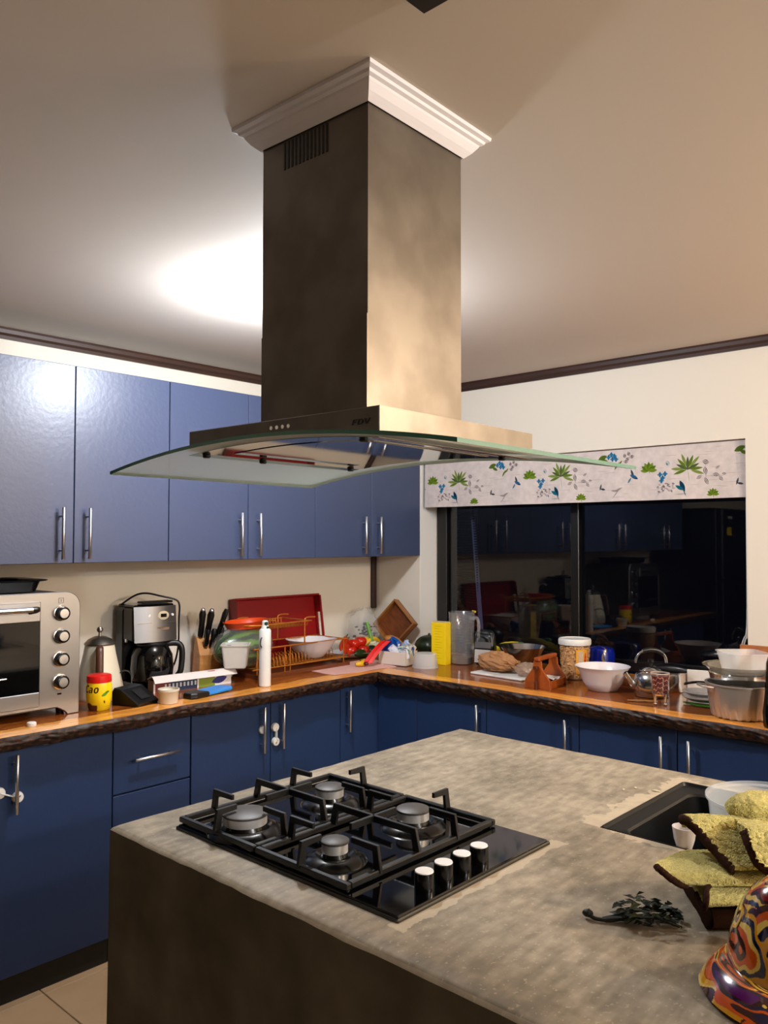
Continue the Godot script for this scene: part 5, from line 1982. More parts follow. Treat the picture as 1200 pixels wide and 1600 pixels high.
	for s in 2:
		st = S()
		var o := Vector3(0.010 * s, 0.0, 0.022 * s)
		sheet(st, func(u: float, v: float): return o + Vector3(lerpf(-0.075, 0.060, u) + 0.014 * v, 0.012 + 0.098 * u + 0.010 * sin(u * PI), lerpf(0.026, 0.030, u) + lerpf(-0.008, 0.008, v)), 10, 2, 0.006)
		mesh("arm", st, mat("tongs red %d" % s, [Color(0.80, 0.07, 0.06), Color(0.85, 0.20, 0.19)][s], 0.35), t)
	st = S()
	ball(st, Vector3(-0.070, 0.012, 0.034), Vector3(0.012, 0.010, 0.014))
	mesh("hinge", st, mat("dark red", Color(0.35, 0.03, 0.05), 0.4), t)

func banana(p: Vector3, turn: float, label: String, m: Material, flat: bool) -> void:
	var t := thing("banana", label, "banana", p, turn, "bananas")
	var st := S()
	var pts: Array = []
	var rr: Array = []
	for k in 13:
		var f := k / 12.0
		var a := -0.95 + 1.9 * f
		if flat:
			pts.append(Vector3(0.075 * sin(a), 0, 0.075 * (cos(a) - 0.8)))
		else:
			pts.append(Vector3(0.070 * sin(a), 0.080 * (cos(a) - 0.6), 0.015 * f))
		rr.append(0.0165 * clampf(pow(sin(PI * clampf(0.06 + 0.88 * f, 0, 1)), 0.45), 0.3, 1))
	tube(st, pts, rr, 10)
	mesh("skin", st, m, t)
	st = S()
	var e: Vector3 = (pts[12] - pts[11]).normalized()
	tube(st, [pts[12], pts[12] + e * 0.012], [0.005, 0.006], 8)
	mesh("stem", st, mat("banana stem", Color(0.30, 0.24, 0.08), 0.6), t)

# ---------------------------------------------------------------- things along the window
func window_run() -> void:
	var st: SurfaceTool
	var t: Node3D
	# avocado-like squash
	t = thing("squash", "dark green round squash behind the small clear tub", "squash", Vector3(3.435, TOP, -2.815))
	st = S()
	lump(st, func(d: Vector3):
		var r := 1.0 + 0.03 * cos(10.0 * atan2(d.z, d.x)) * (1.0 - absf(d.y))
		return Vector3(0, 0.062, 0) + d * Vector3(0.078 * r, 0.062, 0.078 * r)
	, 40, 16)
	var sq := mat("squash green", Color.WHITE, 0.35)
	sq.albedo_texture = nz(85, 0.03, Color(0.025, 0.06, 0.02), Color(0.12, 0.19, 0.06), 256)
	sq.uv1_triplanar = true
	sq.uv1_scale = Vector3(3, 3, 3)
	mesh("rind", st, sq, t)
	st = S()
	tube(st, [Vector3(0, 0.118, 0), Vector3(0.004, 0.133, 0.002)], [0.008, 0.006], 8)
	mesh("stem", st, mat("squash stem", Color(0.25, 0.2, 0.1), 0.7), t)
	# small clear tub, upside down
	st = S()
	lathe(st, [Vector2(0.062, 0), Vector2(0.066, 0), Vector2(0.066, 0.006), Vector2(0.063, 0.008), Vector2(0.056, 0.066), Vector2(0.050, 0.071), Vector2(0, 0.071), Vector2(0, 0.069), Vector2(0.049, 0.069), Vector2(0.054, 0.064), Vector2(0.061, 0.008), Vector2(0.062, 0)], 40)
	var tb := mesh("plastic_tub", st, M["milky plastic"])
	tb.position = Vector3(3.175, TOP, -2.625)
	tag(tb, "small clear plastic tub standing upside down in front of the green squash", "tub")
	# tall yellow carton
	var im := img(160, 512, Color(0.93, 0.80, 0.03))
	for k in 14:
		line(im, Vector2(20, 40 + k * 33), Vector2(136 - (k * 31) % 60, 40 + k * 33), 5.0, Color(0.70, 0.52, 0.02, 0.7))
	t = thing("yellow_carton", "tall slim yellow carton standing beside the clear jug", "carton", Vector3(3.312, TOP, -2.632), 0.12)
	st = S()
	var cw := 0.027
	var cd := 0.042
	span(st, Vector3(-cw, 0, -cd), Vector3(cw, 0.214, cd), 0.001)
	mesh("carton", st, textured("yellow print", im, 0.45), t)
	st = S()
	q4(st, Vector3(-cw - 0.0004, 0.001, -cd + 0.001), Vector3(-cw - 0.0004, 0.001, cd - 0.001), Vector3(-cw - 0.0004, 0.213, cd - 0.001), Vector3(-cw - 0.0004, 0.213, -cd + 0.001), -1, Vector2(0, 1), Vector2(1, 1), Vector2(1, 0), Vector2(0, 0))
	mesh("print", st, M["yellow print"], t)
	st = S()
	span(st, Vector3(-cw + 0.003, 0.2141, -cd + 0.003), Vector3(cw - 0.003, 0.218, cd - 0.003), 0.001)
	mesh("top_flap", st, mat("carton inside", Color(0.75, 0.70, 0.55), 0.7), t)
	# clear jug
	t = thing("clear_jug", "tall clear plastic measuring jug with a yellow rim spout beside the yellow carton", "jug", Vector3(3.40, TOP, -2.565))
	st = S()
	lathe(st, shell([Vector2(0.055, 0.0), Vector2(0.060, 0.004), Vector2(0.064, 0.16), Vector2(0.068, 0.262), Vector2(0.071, 0.266)], 0.003), 40)
	mesh("body", st, clear("jug plastic", Color(0.86, 0.88, 0.92, 0.05), 0.12), t)
	st = S()
	tube(st, curve([Vector3(0.0, 0.235, 0.066), Vector3(0.0, 0.24, 0.098), Vector3(0.0, 0.20, 0.108), Vector3(0.0, 0.12, 0.104), Vector3(0, 0.09, 0.090), Vector3(0.0, 0.085, 0.062)], 5), 0.007, 8, false, 1.3)
	mesh("handle", st, M["clear plastic"], t)
	st = S()
	tube(st, [Vector3(0.03, 0.267, 0.064), Vector3(0.05, 0.268, 0.052), Vector3(0.066, 0.268, 0.02)], 0.004, 6)
	mesh("rim_mark", st, M["yellow"], t)
	st = S()
	lathe(st, [Vector2(0, 0.0045), Vector2(0.055, 0.0045), Vector2(0.056, 0.034), Vector2(0, 0.040)], 32)
	mesh("contents", st, mat("oats", Color(0.40, 0.34, 0.28), 0.9), t)
	# coffee bag
	t = thing("coffee_bag", "black foil coffee bag with a white label between the clear jug and the bread", "bag", Vector3(3.42, TOP, -2.432), 0.25)
	st = S()
	var bn := noise(111, 3.0, 3)
	facet = true
	lump(st, func(d: Vector3):
		var e := Vector3(signf(d.x) * pow(absf(d.x), 0.45), signf(d.y) * pow(absf(d.y), 0.35), signf(d.z) * pow(absf(d.z), 0.45))
		var p := e * Vector3(0.034, 0.092, 0.054)
		var k := clampf((p.y + 0.02) / 0.11, 0, 1)
		p.x *= 1.0 - 0.85 * k
		p += Vector3(0.006, 0, 0.004) * bn.get_noise_3dv(d)
		return p + Vector3(0, 0.092, 0)
	, 32, 24)
	mesh("bag", st, mat("black foil", Color(0.02, 0.018, 0.018), 0.38), t)
	st = S()
	sheet(st, func(u: float, v: float): return Vector3(-0.0415 + 0.006 * u, 0.02 + 0.065 * u, lerpf(-0.042, 0.042, v)), 4, 4, 0.001)
	mesh("label", st, mat("label grey", Color(0.70, 0.68, 0.66), 0.5), t, "white paper label")
	st = S()
	sheet(st, func(u: float, v: float): return Vector3(-0.036 + 0.012 * u, 0.092 + 0.03 * u, lerpf(-0.044, 0.044, v)), 4, 4, 0.001)
	mesh("label_band", st, mat("label band", Color(0.22, 0.19, 0.18), 0.5), t)
	st = S()
	for q in [[0.012, 0.030, 0.022, 0.026], [0.012, 0.058, 0.022, 0.026]]:
		box(st, Vector3(-0.0423 + 0.006 * (q[1] - 0.02) / 0.065, q[1] + 0.007, q[0]), Vector3(0.001, 0.003, 0.03), 0)
	mesh("print_lines", st, M["black plastic"], t)
	# white jar behind the bag
	t = thing("small_jar", "short cream jar standing just behind the clear jug and the black coffee bag", "jar", Vector3(3.565, TOP, -2.56))
	st = S()
	lathe(st, [Vector2(0, 0), Vector2(0.038, 0), Vector2(0.040, 0.01), Vector2(0.040, 0.08), Vector2(0.032, 0.092), Vector2(0, 0.094)], 28)
	mesh("jar", st, mat("jar cream", Color(0.62, 0.58, 0.48), 0.4), t)
	# white board with bread in paper and a clear pack
	st = S()
	box(st, Vector3.ZERO, Vector3(0.17, 0.010, 0.30), 0.003)
	var wbd := mesh("cutting_board", st, M["white plastic"])
	wbd.position = Vector3(3.243, TOP + 0.005, -2.185)
	wbd.rotation.y = -0.05
	tag(wbd, "white plastic cutting board under the brown paper bread bag", "cutting board")
	st = S()
	var pn := noise(121, 3.0, 4)
	facet = true
	lump(st, func(d: Vector3):
		var e := Vector3(d.x, d.y, signf(d.z) * pow(absf(d.z), 0.8))
		var k := 0.90 + 0.20 * pn.get_noise_3dv(d * 0.6) + 0.30 * absf(pn.get_noise_3dv(d * 1.0 + Vector3(5, 0, 0)))
		var p := e * Vector3(0.062, 0.050, 0.112) * k
		if d.z > 0.1:
			p.y *= 1.0 - 0.75 * (d.z - 0.1)
			p.y += 0.03 * (d.z - 0.1) * pn.get_noise_2d(d.x * 2.0, d.y * 2.0) - 0.012 * (d.z - 0.1)
		p.y = maxf(p.y, -0.044)
		return p + Vector3(0, 0.046, 0)
	, 30, 18)
	var bb := mesh("paper_bag", st, mat("kraft paper", Color(0.62, 0.44, 0.28), 0.8))
	bb.position = Vector3(3.258, TOP + 0.012, -2.235)
	bb.rotation.y = 0.12
	tag(bb, "crumpled brown paper bag of bread on the white cutting board", "paper bag")
	st = S()
	var cn := noise(123, 4.0, 4)
	facet = true
	lump(st, func(d: Vector3):
		var k := 1.0 + 0.28 * cn.get_noise_3dv(d * 1.6)
		var p := d * Vector3(0.055, 0.032, 0.068) * k
		p.y = maxf(p.y, -0.028)
		return p + Vector3(0, 0.03, 0)
	, 26, 14)
	var cpk := mesh("clear_pack", st, clear("cellophane", Color(0.72, 0.60, 0.50, 0.5), 0.12))
	cpk.position = Vector3(3.235, TOP + 0.012, -2.055)
	tag(cpk, "crinkled clear cellophane pack beside the brown paper bag on the white board", "packet")
	# yellow bag with green clip behind the bowl
	t = thing("yellow_bag", "soft yellow food bag with a green cap lying behind the steel bowl", "bag", Vector3(3.615, TOP, -2.37))
	st = S()
	var yn := noise(125, 3.0, 3)
	lump(st, func(d: Vector3):
		var p := d * Vector3(0.055, 0.055, 0.135) * (1.0 + 0.1 * yn.get_noise_3dv(d * 1.5))
		p.y *= 1.0 - 0.35 * maxf(d.z, 0)
		p.y = maxf(p.y, -0.05)
		return p + Vector3(0, 0.053, 0)
	, 32, 18)
	mesh("bag", st, mat("bag yellow", Color(0.88, 0.78, 0.14), 0.4), t)
	st = S()
	ball(st, Vector3(-0.02, 0.098, 0.04), Vector3(0.024, 0.014, 0.026), 0.05)
	mesh("cap", st, mat("cap green", Color(0.20, 0.58, 0.30), 0.4), t, "round green cap")
	# steel bowl
	t = thing("steel_bowl", "shiny stainless steel mixing bowl behind the wooden caddy", "bowl", Vector3(3.46, TOP + 0.034, -2.235))
	st = S()
	lathe(st, shell([Vector2(0.055, 0.0), Vector2(0.065, 0.004), Vector2(0.098, 0.045), Vector2(0.118, 0.078), Vector2(0.126, 0.080)], 0.002), 56)
	mesh("bowl", st, M["polished steel"], t)
	st = S()
	lathe(st, [Vector2(0, -0.034), Vector2(0.062, -0.034), Vector2(0.06, -0.0005), Vector2(0, -0.0005)], 32)
	mesh("foot_ring", st, M["satin steel"], t)
	caddy()
	pasta_tub()
	# blue jar
	t = thing("blue_canister", "squat glossy blue canister with gold scrollwork beside the pasta tub", "canister", Vector3(3.60, TOP, -1.885))
	im = img(512, 128, Color(0.03, 0.10, 0.50))
	for k in 4:
		for j in 12:
			leaf(im, k * 128 + 64 + 14 * sin(j * 1.1), 12 + j * 9, 20, 10, j * 1.3, Color(0.55, 0.45, 0.25))
	st = S()
	lathe(st, [Vector2(0, 0), Vector2(0.062, 0), Vector2(0.068, 0.006), Vector2(0.068, 0.10), Vector2(0.060, 0.122), Vector2(0.03, 0.129), Vector2(0, 0.130)], 40)
	mesh("canister", st, textured("blue glaze", im, 0.15), t)
	# white enamel bowl
	t = thing("enamel_bowl", "white enamel bowl with a wide rim between the pasta tub and the kettle", "bowl", Vector3(3.215, TOP, -1.674))
	st = S()
	lathe(st, shell([Vector2(0.055, 0.0), Vector2(0.062, 0.003), Vector2(0.083, 0.035), Vector2(0.097, 0.080), Vector2(0.112, 0.098), Vector2(0.116, 0.103)], 0.003), 56)
	mesh("bowl", st, M["white enamel"], t)
	kettle()
	tea_glass()
	pots()

func caddy() -> void:
	var t := thing("wooden_caddy", "orange-brown wooden napkin caddy with a carrying bar", "caddy", Vector3(3.135, TOP, -1.905), 1.69)
	var wm := mat("caddy wood", Color.WHITE, 0.4)
	wm.albedo_texture = nz(131, 0.02, Color(0.50, 0.22, 0.06), Color(0.66, 0.33, 0.10), 256)
	wm.uv1_triplanar = true
	wm.uv1_scale = Vector3(2, 2, 9)
	var st := S()
	span(st, Vector3(-0.055, 0, -0.085), Vector3(0.055, 0.008, 0.085), 0.001)
	mesh("floor_board", st, wm, t)
	for s in [-1, 1]:
		st = S()
		# end boards, gabled, with a notch at the top
		prism(st, PackedVector2Array([Vector2(-0.060, 0), Vector2(0.060, 0), Vector2(0.058, 0.035), Vector2(0.022, 0.085), Vector2(0.018, 0.118), Vector2(-0.018, 0.118), Vector2(-0.022, 0.085), Vector2(-0.058, 0.035)]), s * 0.082 - 0.005, s * 0.082 + 0.005, 0.001)
		mesh("end_board", st, wm, t)
		st = S()
		span(st, Vector3(s * 0.056 - 0.004, 0.008, -0.076), Vector3(s * 0.056 + 0.004, 0.034, 0.076), 0.001)
		mesh("side_board", st, wm, t)
	st = S()
	span(st, Vector3(-0.013, 0.1185, -0.094), Vector3(0.013, 0.134, 0.094), 0.003)
	mesh("carrying_bar", st, wm, t)
	st = S()
	sheet(st, func(u: float, v: float): return Vector3(lerpf(-0.046, 0.044, u), 0.028 + 0.022 * u * (1.0 - v) + 0.004 * sin(v * 9.0), lerpf(-0.02, 0.066, v)), 6, 8, 0.0015)
	var nk := mesh("paper_napkin", st, M["white plastic"])
	nk.position = Vector3(3.135, TOP + 0.004, -1.905)
	nk.rotation.y = 1.69
	tag(nk, "white paper napkin lying in the wooden caddy", "napkin")
	# turned wooden peg hanging on the end board
	st = S()
	lathe(st, [Vector2(0, 0), Vector2(0.008, 0), Vector2(0.009, 0.03), Vector2(0.005, 0.034), Vector2(0.0055, 0.075), Vector2(0.012, 0.085), Vector2(0.012, 0.096), Vector2(0, 0.098)], 14)
	var pg := mesh("wooden_peg", st, mat("peg brown", Color(0.30, 0.11, 0.03), 0.35))
	pg.position = Vector3(3.135 - 0.101 * 0.993, TOP + 0.001, -1.905 + 0.101 * 0.119)
	tag(pg, "dark turned wooden grinder leaning at the side of the wooden caddy", "grinder")

func pasta_tub() -> void:
	var t := thing("pasta_tub", "clear tub of small pasta shapes with a white lid and a yellow label", "tub", Vector3(3.395, TOP, -1.83 - 0.02))
	t.position = Vector3(3.43, TOP, -1.962)
	t.position = Vector3(3.39, TOP, -1.905)
	var st := S()
	lathe(st, shell([Vector2(0.056, 0.0), Vector2(0.060, 0.004), Vector2(0.070, 0.158)], 0.0016), 48)
	mesh("tub", st, clear("tub clear", Color(0.9, 0.9, 0.88, 0.03), 0.1), t)
	st = S()
	var rng := RandomNumberGenerator.new()
	rng.seed = 21
	for k in 420:
		var y := rng.randf_range(0.010, 0.150)
		var rad := lerpf(0.053, 0.063, y / 0.155)
		var a := rng.randf() * TAU
		var c := Vector3(cos(a) * rad, y, sin(a) * rad)
		var d := Vector3(rng.randf_range(-1, 1), rng.randf_range(-1, 1), rng.randf_range(-1, 1)).normalized() * 0.0080
		tube(st, [c - d, c + Vector3(0, 0.002, 0), c + d], 0.0040, 5)
	lathe(st, [Vector2(0, 0.005), Vector2(0.052, 0.005), Vector2(0.061, 0.148), Vector2(0, 0.15)], 24)
	var pa := mesh("pasta", st, mat("pasta", Color(0.82, 0.62, 0.36), 0.6), t)
	pa.set_meta("kind", "stuff")
	var im := img(128, 256, Color(0.88, 0.62, 0.15))
	im.fill_rect(Rect2i(8, 90, 112, 120), Color(0.75, 0.65, 0.55))
	leaf(im, 64, 40, 110, 50, 0.0, Color(0.70, 0.08, 0.04))
	leaf(im, 90, 110, 60, 30, 1.2, Color(0.12, 0.12, 0.45))
	for k in 12:
		leaf(im, 24 + (k * 31) % 84, 110 + (k * 17) % 90, 18, 7, k * 1.0, Color(0.85, 0.8, 0.7))
	st = S()
	sheet(st, func(u: float, v: float):
		var a := lerpf(1.75, 2.55, v)
		var y := lerpf(0.030, 0.140, 1.0 - u)
		var r := lerpf(0.0606, 0.0698, y / 0.158)
		return Vector3(cos(a) * r, y, sin(a) * r)
	, 4, 12, 0.0008)
	var lb := mesh("label", st, textured("pasta label", im, 0.45), t, "yellow paper label")
	st = S()
	lathe(st, [Vector2(0, 0.1585), Vector2(0.0735, 0.1585), Vector2(0.0745, 0.162), Vector2(0.0745, 0.180), Vector2(0.071, 0.186), Vector2(0.064, 0.186), Vector2(0.062, 0.183), Vector2(0, 0.183)], 48)
	mesh("lid", st, M["white plastic"], t, "white lid")

func kettle() -> void:
	var t := thing("kettle", "polished steel kettle with a black-topped hoop handle and a short spout", "kettle", Vector3(3.225, TOP, -1.462))
	var st := S()
	lathe(st, [Vector2(0, 0), Vector2(0.060, 0), Vector2(0.068, 0.004), Vector2(0.072, 0.03), Vector2(0.070, 0.065), Vector2(0.062, 0.090), Vector2(0.048, 0.102), Vector2(0.044, 0.104), Vector2(0, 0.104)], 56)
	mesh("body", st, M["polished steel"], t)
	st = S()
	lathe(st, [Vector2(0, 0.104), Vector2(0.046, 0.104), Vector2(0.047, 0.108), Vector2(0.036, 0.118), Vector2(0.014, 0.126), Vector2(0, 0.127)], 40)
	var ld := mesh("lid", st, M["polished steel"], t)
	st = S()
	lathe(st, [Vector2(0, 0.126), Vector2(0.006, 0.127), Vector2(0.006, 0.134), Vector2(0.012, 0.139), Vector2(0.012, 0.150), Vector2(0, 0.153)], 20)
	mesh("lid_knob", st, M["black plastic"], ld, "black lid knob")
	# spout towards the left of the picture
	var sd := Vector3(-0.676, 0, -0.737)
	st = S()
	tube(st, curve([sd * 0.055 + Vector3(0, 0.035, 0), sd * 0.078 + Vector3(0, 0.050, 0), sd * 0.093 + Vector3(0, 0.075, 0), sd * 0.108 + Vector3(0, 0.096, 0)], 4), [0.017, 0.017, 0.016, 0.016, 0.015, 0.014, 0.013, 0.0125, 0.012, 0.0115, 0.011, 0.011, 0.011], 14)
	mesh("spout", st, M["polished steel"], t)
	st = S()
	var pts: Array = []
	for k in 17:
		var a := -1.45 + 2.9 * k / 16.0
		pts.append(sd * -0.064 * sin(a) + Vector3(0, 0.112 + 0.078 * pow(maxf(cos(a), 0.0), 0.55), 0))
	tube(st, pts, 0.005, 8, false, 1.4)
	var hn := mesh("hoop_handle", st, M["polished steel"], t)
	st = S()
	tube(st, pts.slice(5, 14), 0.0078, 10, false, 1.2)
	mesh("grip", st, M["black plastic"], hn, "black grip")
	# second steel pot behind it
	t = thing("steel_pot", "low shiny steel lidded pot half hidden behind the kettle", "pot", Vector3(3.43, TOP, -1.47))
	st = S()
	lathe(st, [Vector2(0, 0), Vector2(0.095, 0), Vector2(0.100, 0.005), Vector2(0.100, 0.078), Vector2(0.104, 0.080), Vector2(0.104, 0.084), Vector2(0.085, 0.094), Vector2(0.03, 0.104), Vector2(0, 0.105)], 48)
	mesh("pot", st, M["polished steel"], t)

func tea_glass() -> void:
	var t := thing("tea_glass", "glass of dark red tea with a red and white wavy pattern beside the kettle", "glass", Vector3(3.085, TOP, -1.362))
	var im := img(384, 192, Color(0.34, 0.03, 0.03))
	for j in 192:
		for i in 384:
			var s := sin(j * 0.22 + 2.0 * sin(i * TAU / 96.0) + 1.2 * sin(i * TAU / 32.0))
			if s > 0.86:
				im.set_pixel(i, j, Color(0.82, 0.55, 0.48))
	var st := S()
	lathe(st, [Vector2(0, 0.045), Vector2(0.027, 0.045), Vector2(0.0285, 0.05), Vector2(0.034, 0.112), Vector2(0, 0.112)], 40)
	mesh("printed_sleeve", st, textured("tea pattern", im, 0.2), t, "red wavy printed band")
	st = S()
	lathe(st, [Vector2(0.0292, 0.04), Vector2(0.0300, 0.05), Vector2(0.0362, 0.122), Vector2(0.0347, 0.122), Vector2(0.0288, 0.045)], 40)
	mesh("glass", st, M["clear glass"], t)
	st = S()
	lathe(st, [Vector2(0.0345, 0.120), Vector2(0.0366, 0.121), Vector2(0.0366, 0.124), Vector2(0.0345, 0.124)], 40)
	mesh("rim", st, mat("rim pale", Color(0.78, 0.72, 0.68), 0.2), t)
	for k in 4:
		var a := k * PI / 2 + 0.4
		st = S()
		tube(st, [Vector3(cos(a) * 0.026, 0.003, sin(a) * 0.026), Vector3(cos(a) * 0.028, 0.044, sin(a) * 0.028)], [0.006, 0.0045], 8)
		ball(st, Vector3(cos(a) * 0.026, 0.006, sin(a) * 0.026), Vector3(0.008, 0.006, 0.008), 0, 1, 1, 10, 6)
		mesh("leg", st, M["chrome"], t)
	st = S()
	lathe(st, [Vector2(0, 0.038), Vector2(0.030, 0.038), Vector2(0.031, 0.044), Vector2(0, 0.044)], 32)
	mesh("stand_ring", st, M["chrome"], t)
	st = S()
	tube(st, curve([Vector3(0.02, 0.112, 0.028), Vector3(0.036, 0.112, 0.046), Vector3(0.038, 0.085, 0.048), Vector3(0.022, 0.062, 0.03)], 5), 0.004, 8)
	mesh("handle", st, M["clear plastic"], t)
	# bamboo stick lying in front
	st = S()
	tube(st, [Vector3(0, 0.0045, 0), Vector3(0.028, 0.005, 0.05), Vector3(0.05, 0.0045, 0.095)], [0.003, 0.0045, 0.004], 8)
	var sk := mesh("wooden_spoon_handle", st, mat("stick wood", Color(0.60, 0.42, 0.22), 0.6))
	sk.position = Vector3(3.055, TOP, -1.485)
	tag(sk, "short pale wooden stick lying in front of the kettle and the tea glass", "stick")

func pots() -> void:
	var t: Node3D
	var st: SurfaceTool
	# white paper pad leaning on the wall
	st = S()
	box(st, Vector3.ZERO, Vector3(0.004, 0.10, 0.19), 0.001)
	var pp := mesh("white_card", st, M["white plastic"])
	pp.position = Vector3(3.41, TOP + 0.051, -1.285)
	pp.rotation = Vector3(0, 0.25, 0.10)
	tag(pp, "white card propped up between the kettle and the glass lids", "card")
	# glass lid and plates with a green leaf under it
	t = thing("lid_pile", "two grey glass lids with a black loop handle left of the aluminium pot", "lids", Vector3(3.225, TOP + 0.012, -1.245))
	for k in 2:
		st = S()
		lathe(st, shell([Vector2(0.055, 0.0), Vector2(0.062, 0.003), Vector2(0.088 - 0.006 * k, 0.016)], 0.003), 40, Vector3(0, 0.019 * k, 0))
		mesh("lid", st, clear("grey glass", Color(0.62, 0.62, 0.62, 0.6), 0.2) if k == 0 else M["grey glass"], t)
	st = S()
	tube(st, curve([Vector3(-0.03, 0.060, 0.05), Vector3(-0.075, 0.064, 0.0), Vector3(-0.092, 0.060, -0.03), Vector3(-0.07, 0.050, -0.055), Vector3(-0.02, 0.045, -0.07)], 6), 0.005, 8)
	var lh := mesh("loop_handle", st, M["black plastic"], t, "black loop handle")
	lh.position = Vector3(0.02, 0.014, 0)
	st = S()
	sheet(st, func(u: float, v: float): return Vector3(lerpf(-0.05, 0.05, v) * sin(u * PI) * 0.6, 0.004 + 0.004 * sin(v * PI), lerpf(-0.07, 0.09, u)), 14, 4, 0.001)
	var lf := mesh("lettuce_leaf", st, mat("leaf green", Color(0.22, 0.40, 0.10), 0.5))
	lf.position = Vector3(3.165, TOP + 0.001, -1.235)
	tag(lf, "green leaf poking out under the grey glass lids", "leaf")
	# aluminium pot with fluted foot
	var c := Vector3(3.075, TOP, -1.055)
	t = thing("aluminium_pot", "aluminium pot with a fluted base and side handle at the right end of the worktop", "pot", c)
	st = S()
	lathe(st, [Vector2(0, 0), Vector2(0.088, 0), Vector2(0.096, 0.006), Vector2(0.108, 0.05), Vector2(0.116, 0.11), Vector2(0.117, 0.118), Vector2(0.122, 0.120), Vector2(0.122, 0.124), Vector2(0.113, 0.124), Vector2(0.106, 0.06), Vector2(0.090, 0.008), Vector2(0, 0.006)], 128, Vector3.ZERO, Vector2.ONE, 22, 0.055, 0.05)
	mesh("pot", st, M["aluminium"], t)
	st = S()
	var hd := Vector3(-0.676, 0, -0.737)
	var pr := Vector3(0.737, 0, -0.676)
	tube(st, curve([hd * 0.112 + pr * 0.035 + Vector3(0, 0.112, 0), hd * 0.142 + pr * 0.03 + Vector3(0, 0.114, 0), hd * 0.150 + Vector3(0, 0.115, 0), hd * 0.142 - pr * 0.03 + Vector3(0, 0.114, 0), hd * 0.112 - pr * 0.035 + Vector3(0, 0.112, 0)], 4), 0.006, 8, false, 0.7)
	mesh("side_handle", st, M["aluminium"], t)
	# steel bowl in it, glass lid on it, clear tub on top
	t = thing("lid_bowl", "shiny steel bowl with a glass rim sitting in the aluminium pot", "bowl", c + Vector3(0.012, 0.112, -0.008))
	st = S()
	lathe(st, shell([Vector2(0.07, 0.0), Vector2(0.098, 0.012), Vector2(0.104, 0.040), Vector2(0.106, 0.045)], 0.002), 56)
	mesh("bowl", st, M["polished steel"], t)
	t = thing("glass_dish", "round glass dish with a wide rim resting on the steel bowl in the pot", "dish", c + Vector3(0.012, 0.1575, -0.008))
	st = S()
	lathe(st, shell([Vector2(0.085, 0.0), Vector2(0.098, 0.003), Vector2(0.116, 0.022), Vector2(0.126, 0.026), Vector2(0.127, 0.029)], 0.003), 56)
	mesh("dish", st, clear("lid glass", Color(0.62, 0.58, 0.50, 0.34), 0.08), t)
	t = thing("top_tub", "clear square-sided plastic tub on top of the pot stack", "tub", c + Vector3(0.03, 0.162, 0.0), 0.75)
	st = S()
	square_tub(st, 0.062, 0.075, 0.070, 0.028, 0.002)
	mesh("tub", st, M["milky plastic"], t)
	# wooden board behind
	st = S()
	box(st, Vector3.ZERO, Vector3(0.016, 0.205, 0.30), 0.003)
	var wm := mat("pine", Color.WHITE, 0.5)
	wm.albedo_texture = nz(141, 0.02, Color(0.58, 0.32, 0.14), Color(0.70, 0.44, 0.21), 256)
	wm.uv1_triplanar = true
	wm.uv1_scale = Vector3(2, 8, 2)
	var bd := mesh("wooden_board", st, wm)
	bd.position = Vector3(3.52, TOP + 0.104, -1.06)
	bd.rotation.z = -0.12
	tag(bd, "pale wooden board leaning on the window wall behind the clear tub", "board")
	# dark green bottle at the right edge of the photo
	t = thing("wine_bottle", "dark green glass bottle cut off by the right edge of the photo", "bottle", Vector3(2.975, TOP, -0.905))
	st = S()
	lathe(st, [Vector2(0, 0), Vector2(0.034, 0), Vector2(0.039, 0.004), Vector2(0.041, 0.05), Vector2(0.036, 0.09), Vector2(0.033, 0.12), Vector2(0.030, 0.17), Vector2(0.028, 0.22), Vector2(0.016, 0.26), Vector2(0.0145, 0.31), Vector2(0.016, 0.312), Vector2(0.016, 0.325), Vector2(0, 0.326)], 40)
	mesh("bottle", st, mat("bottle green", Color(0.012, 0.022, 0.012), 0.08), t)
	st = S()
	lathe(st, [Vector2(0.0, 0.326), Vector2(0.0155, 0.326), Vector2(0.0155, 0.334), Vector2(0, 0.335)], 20)
	mesh("cork", st, mat("cork dark", Color(0.15, 0.1, 0.07), 0.7), t)

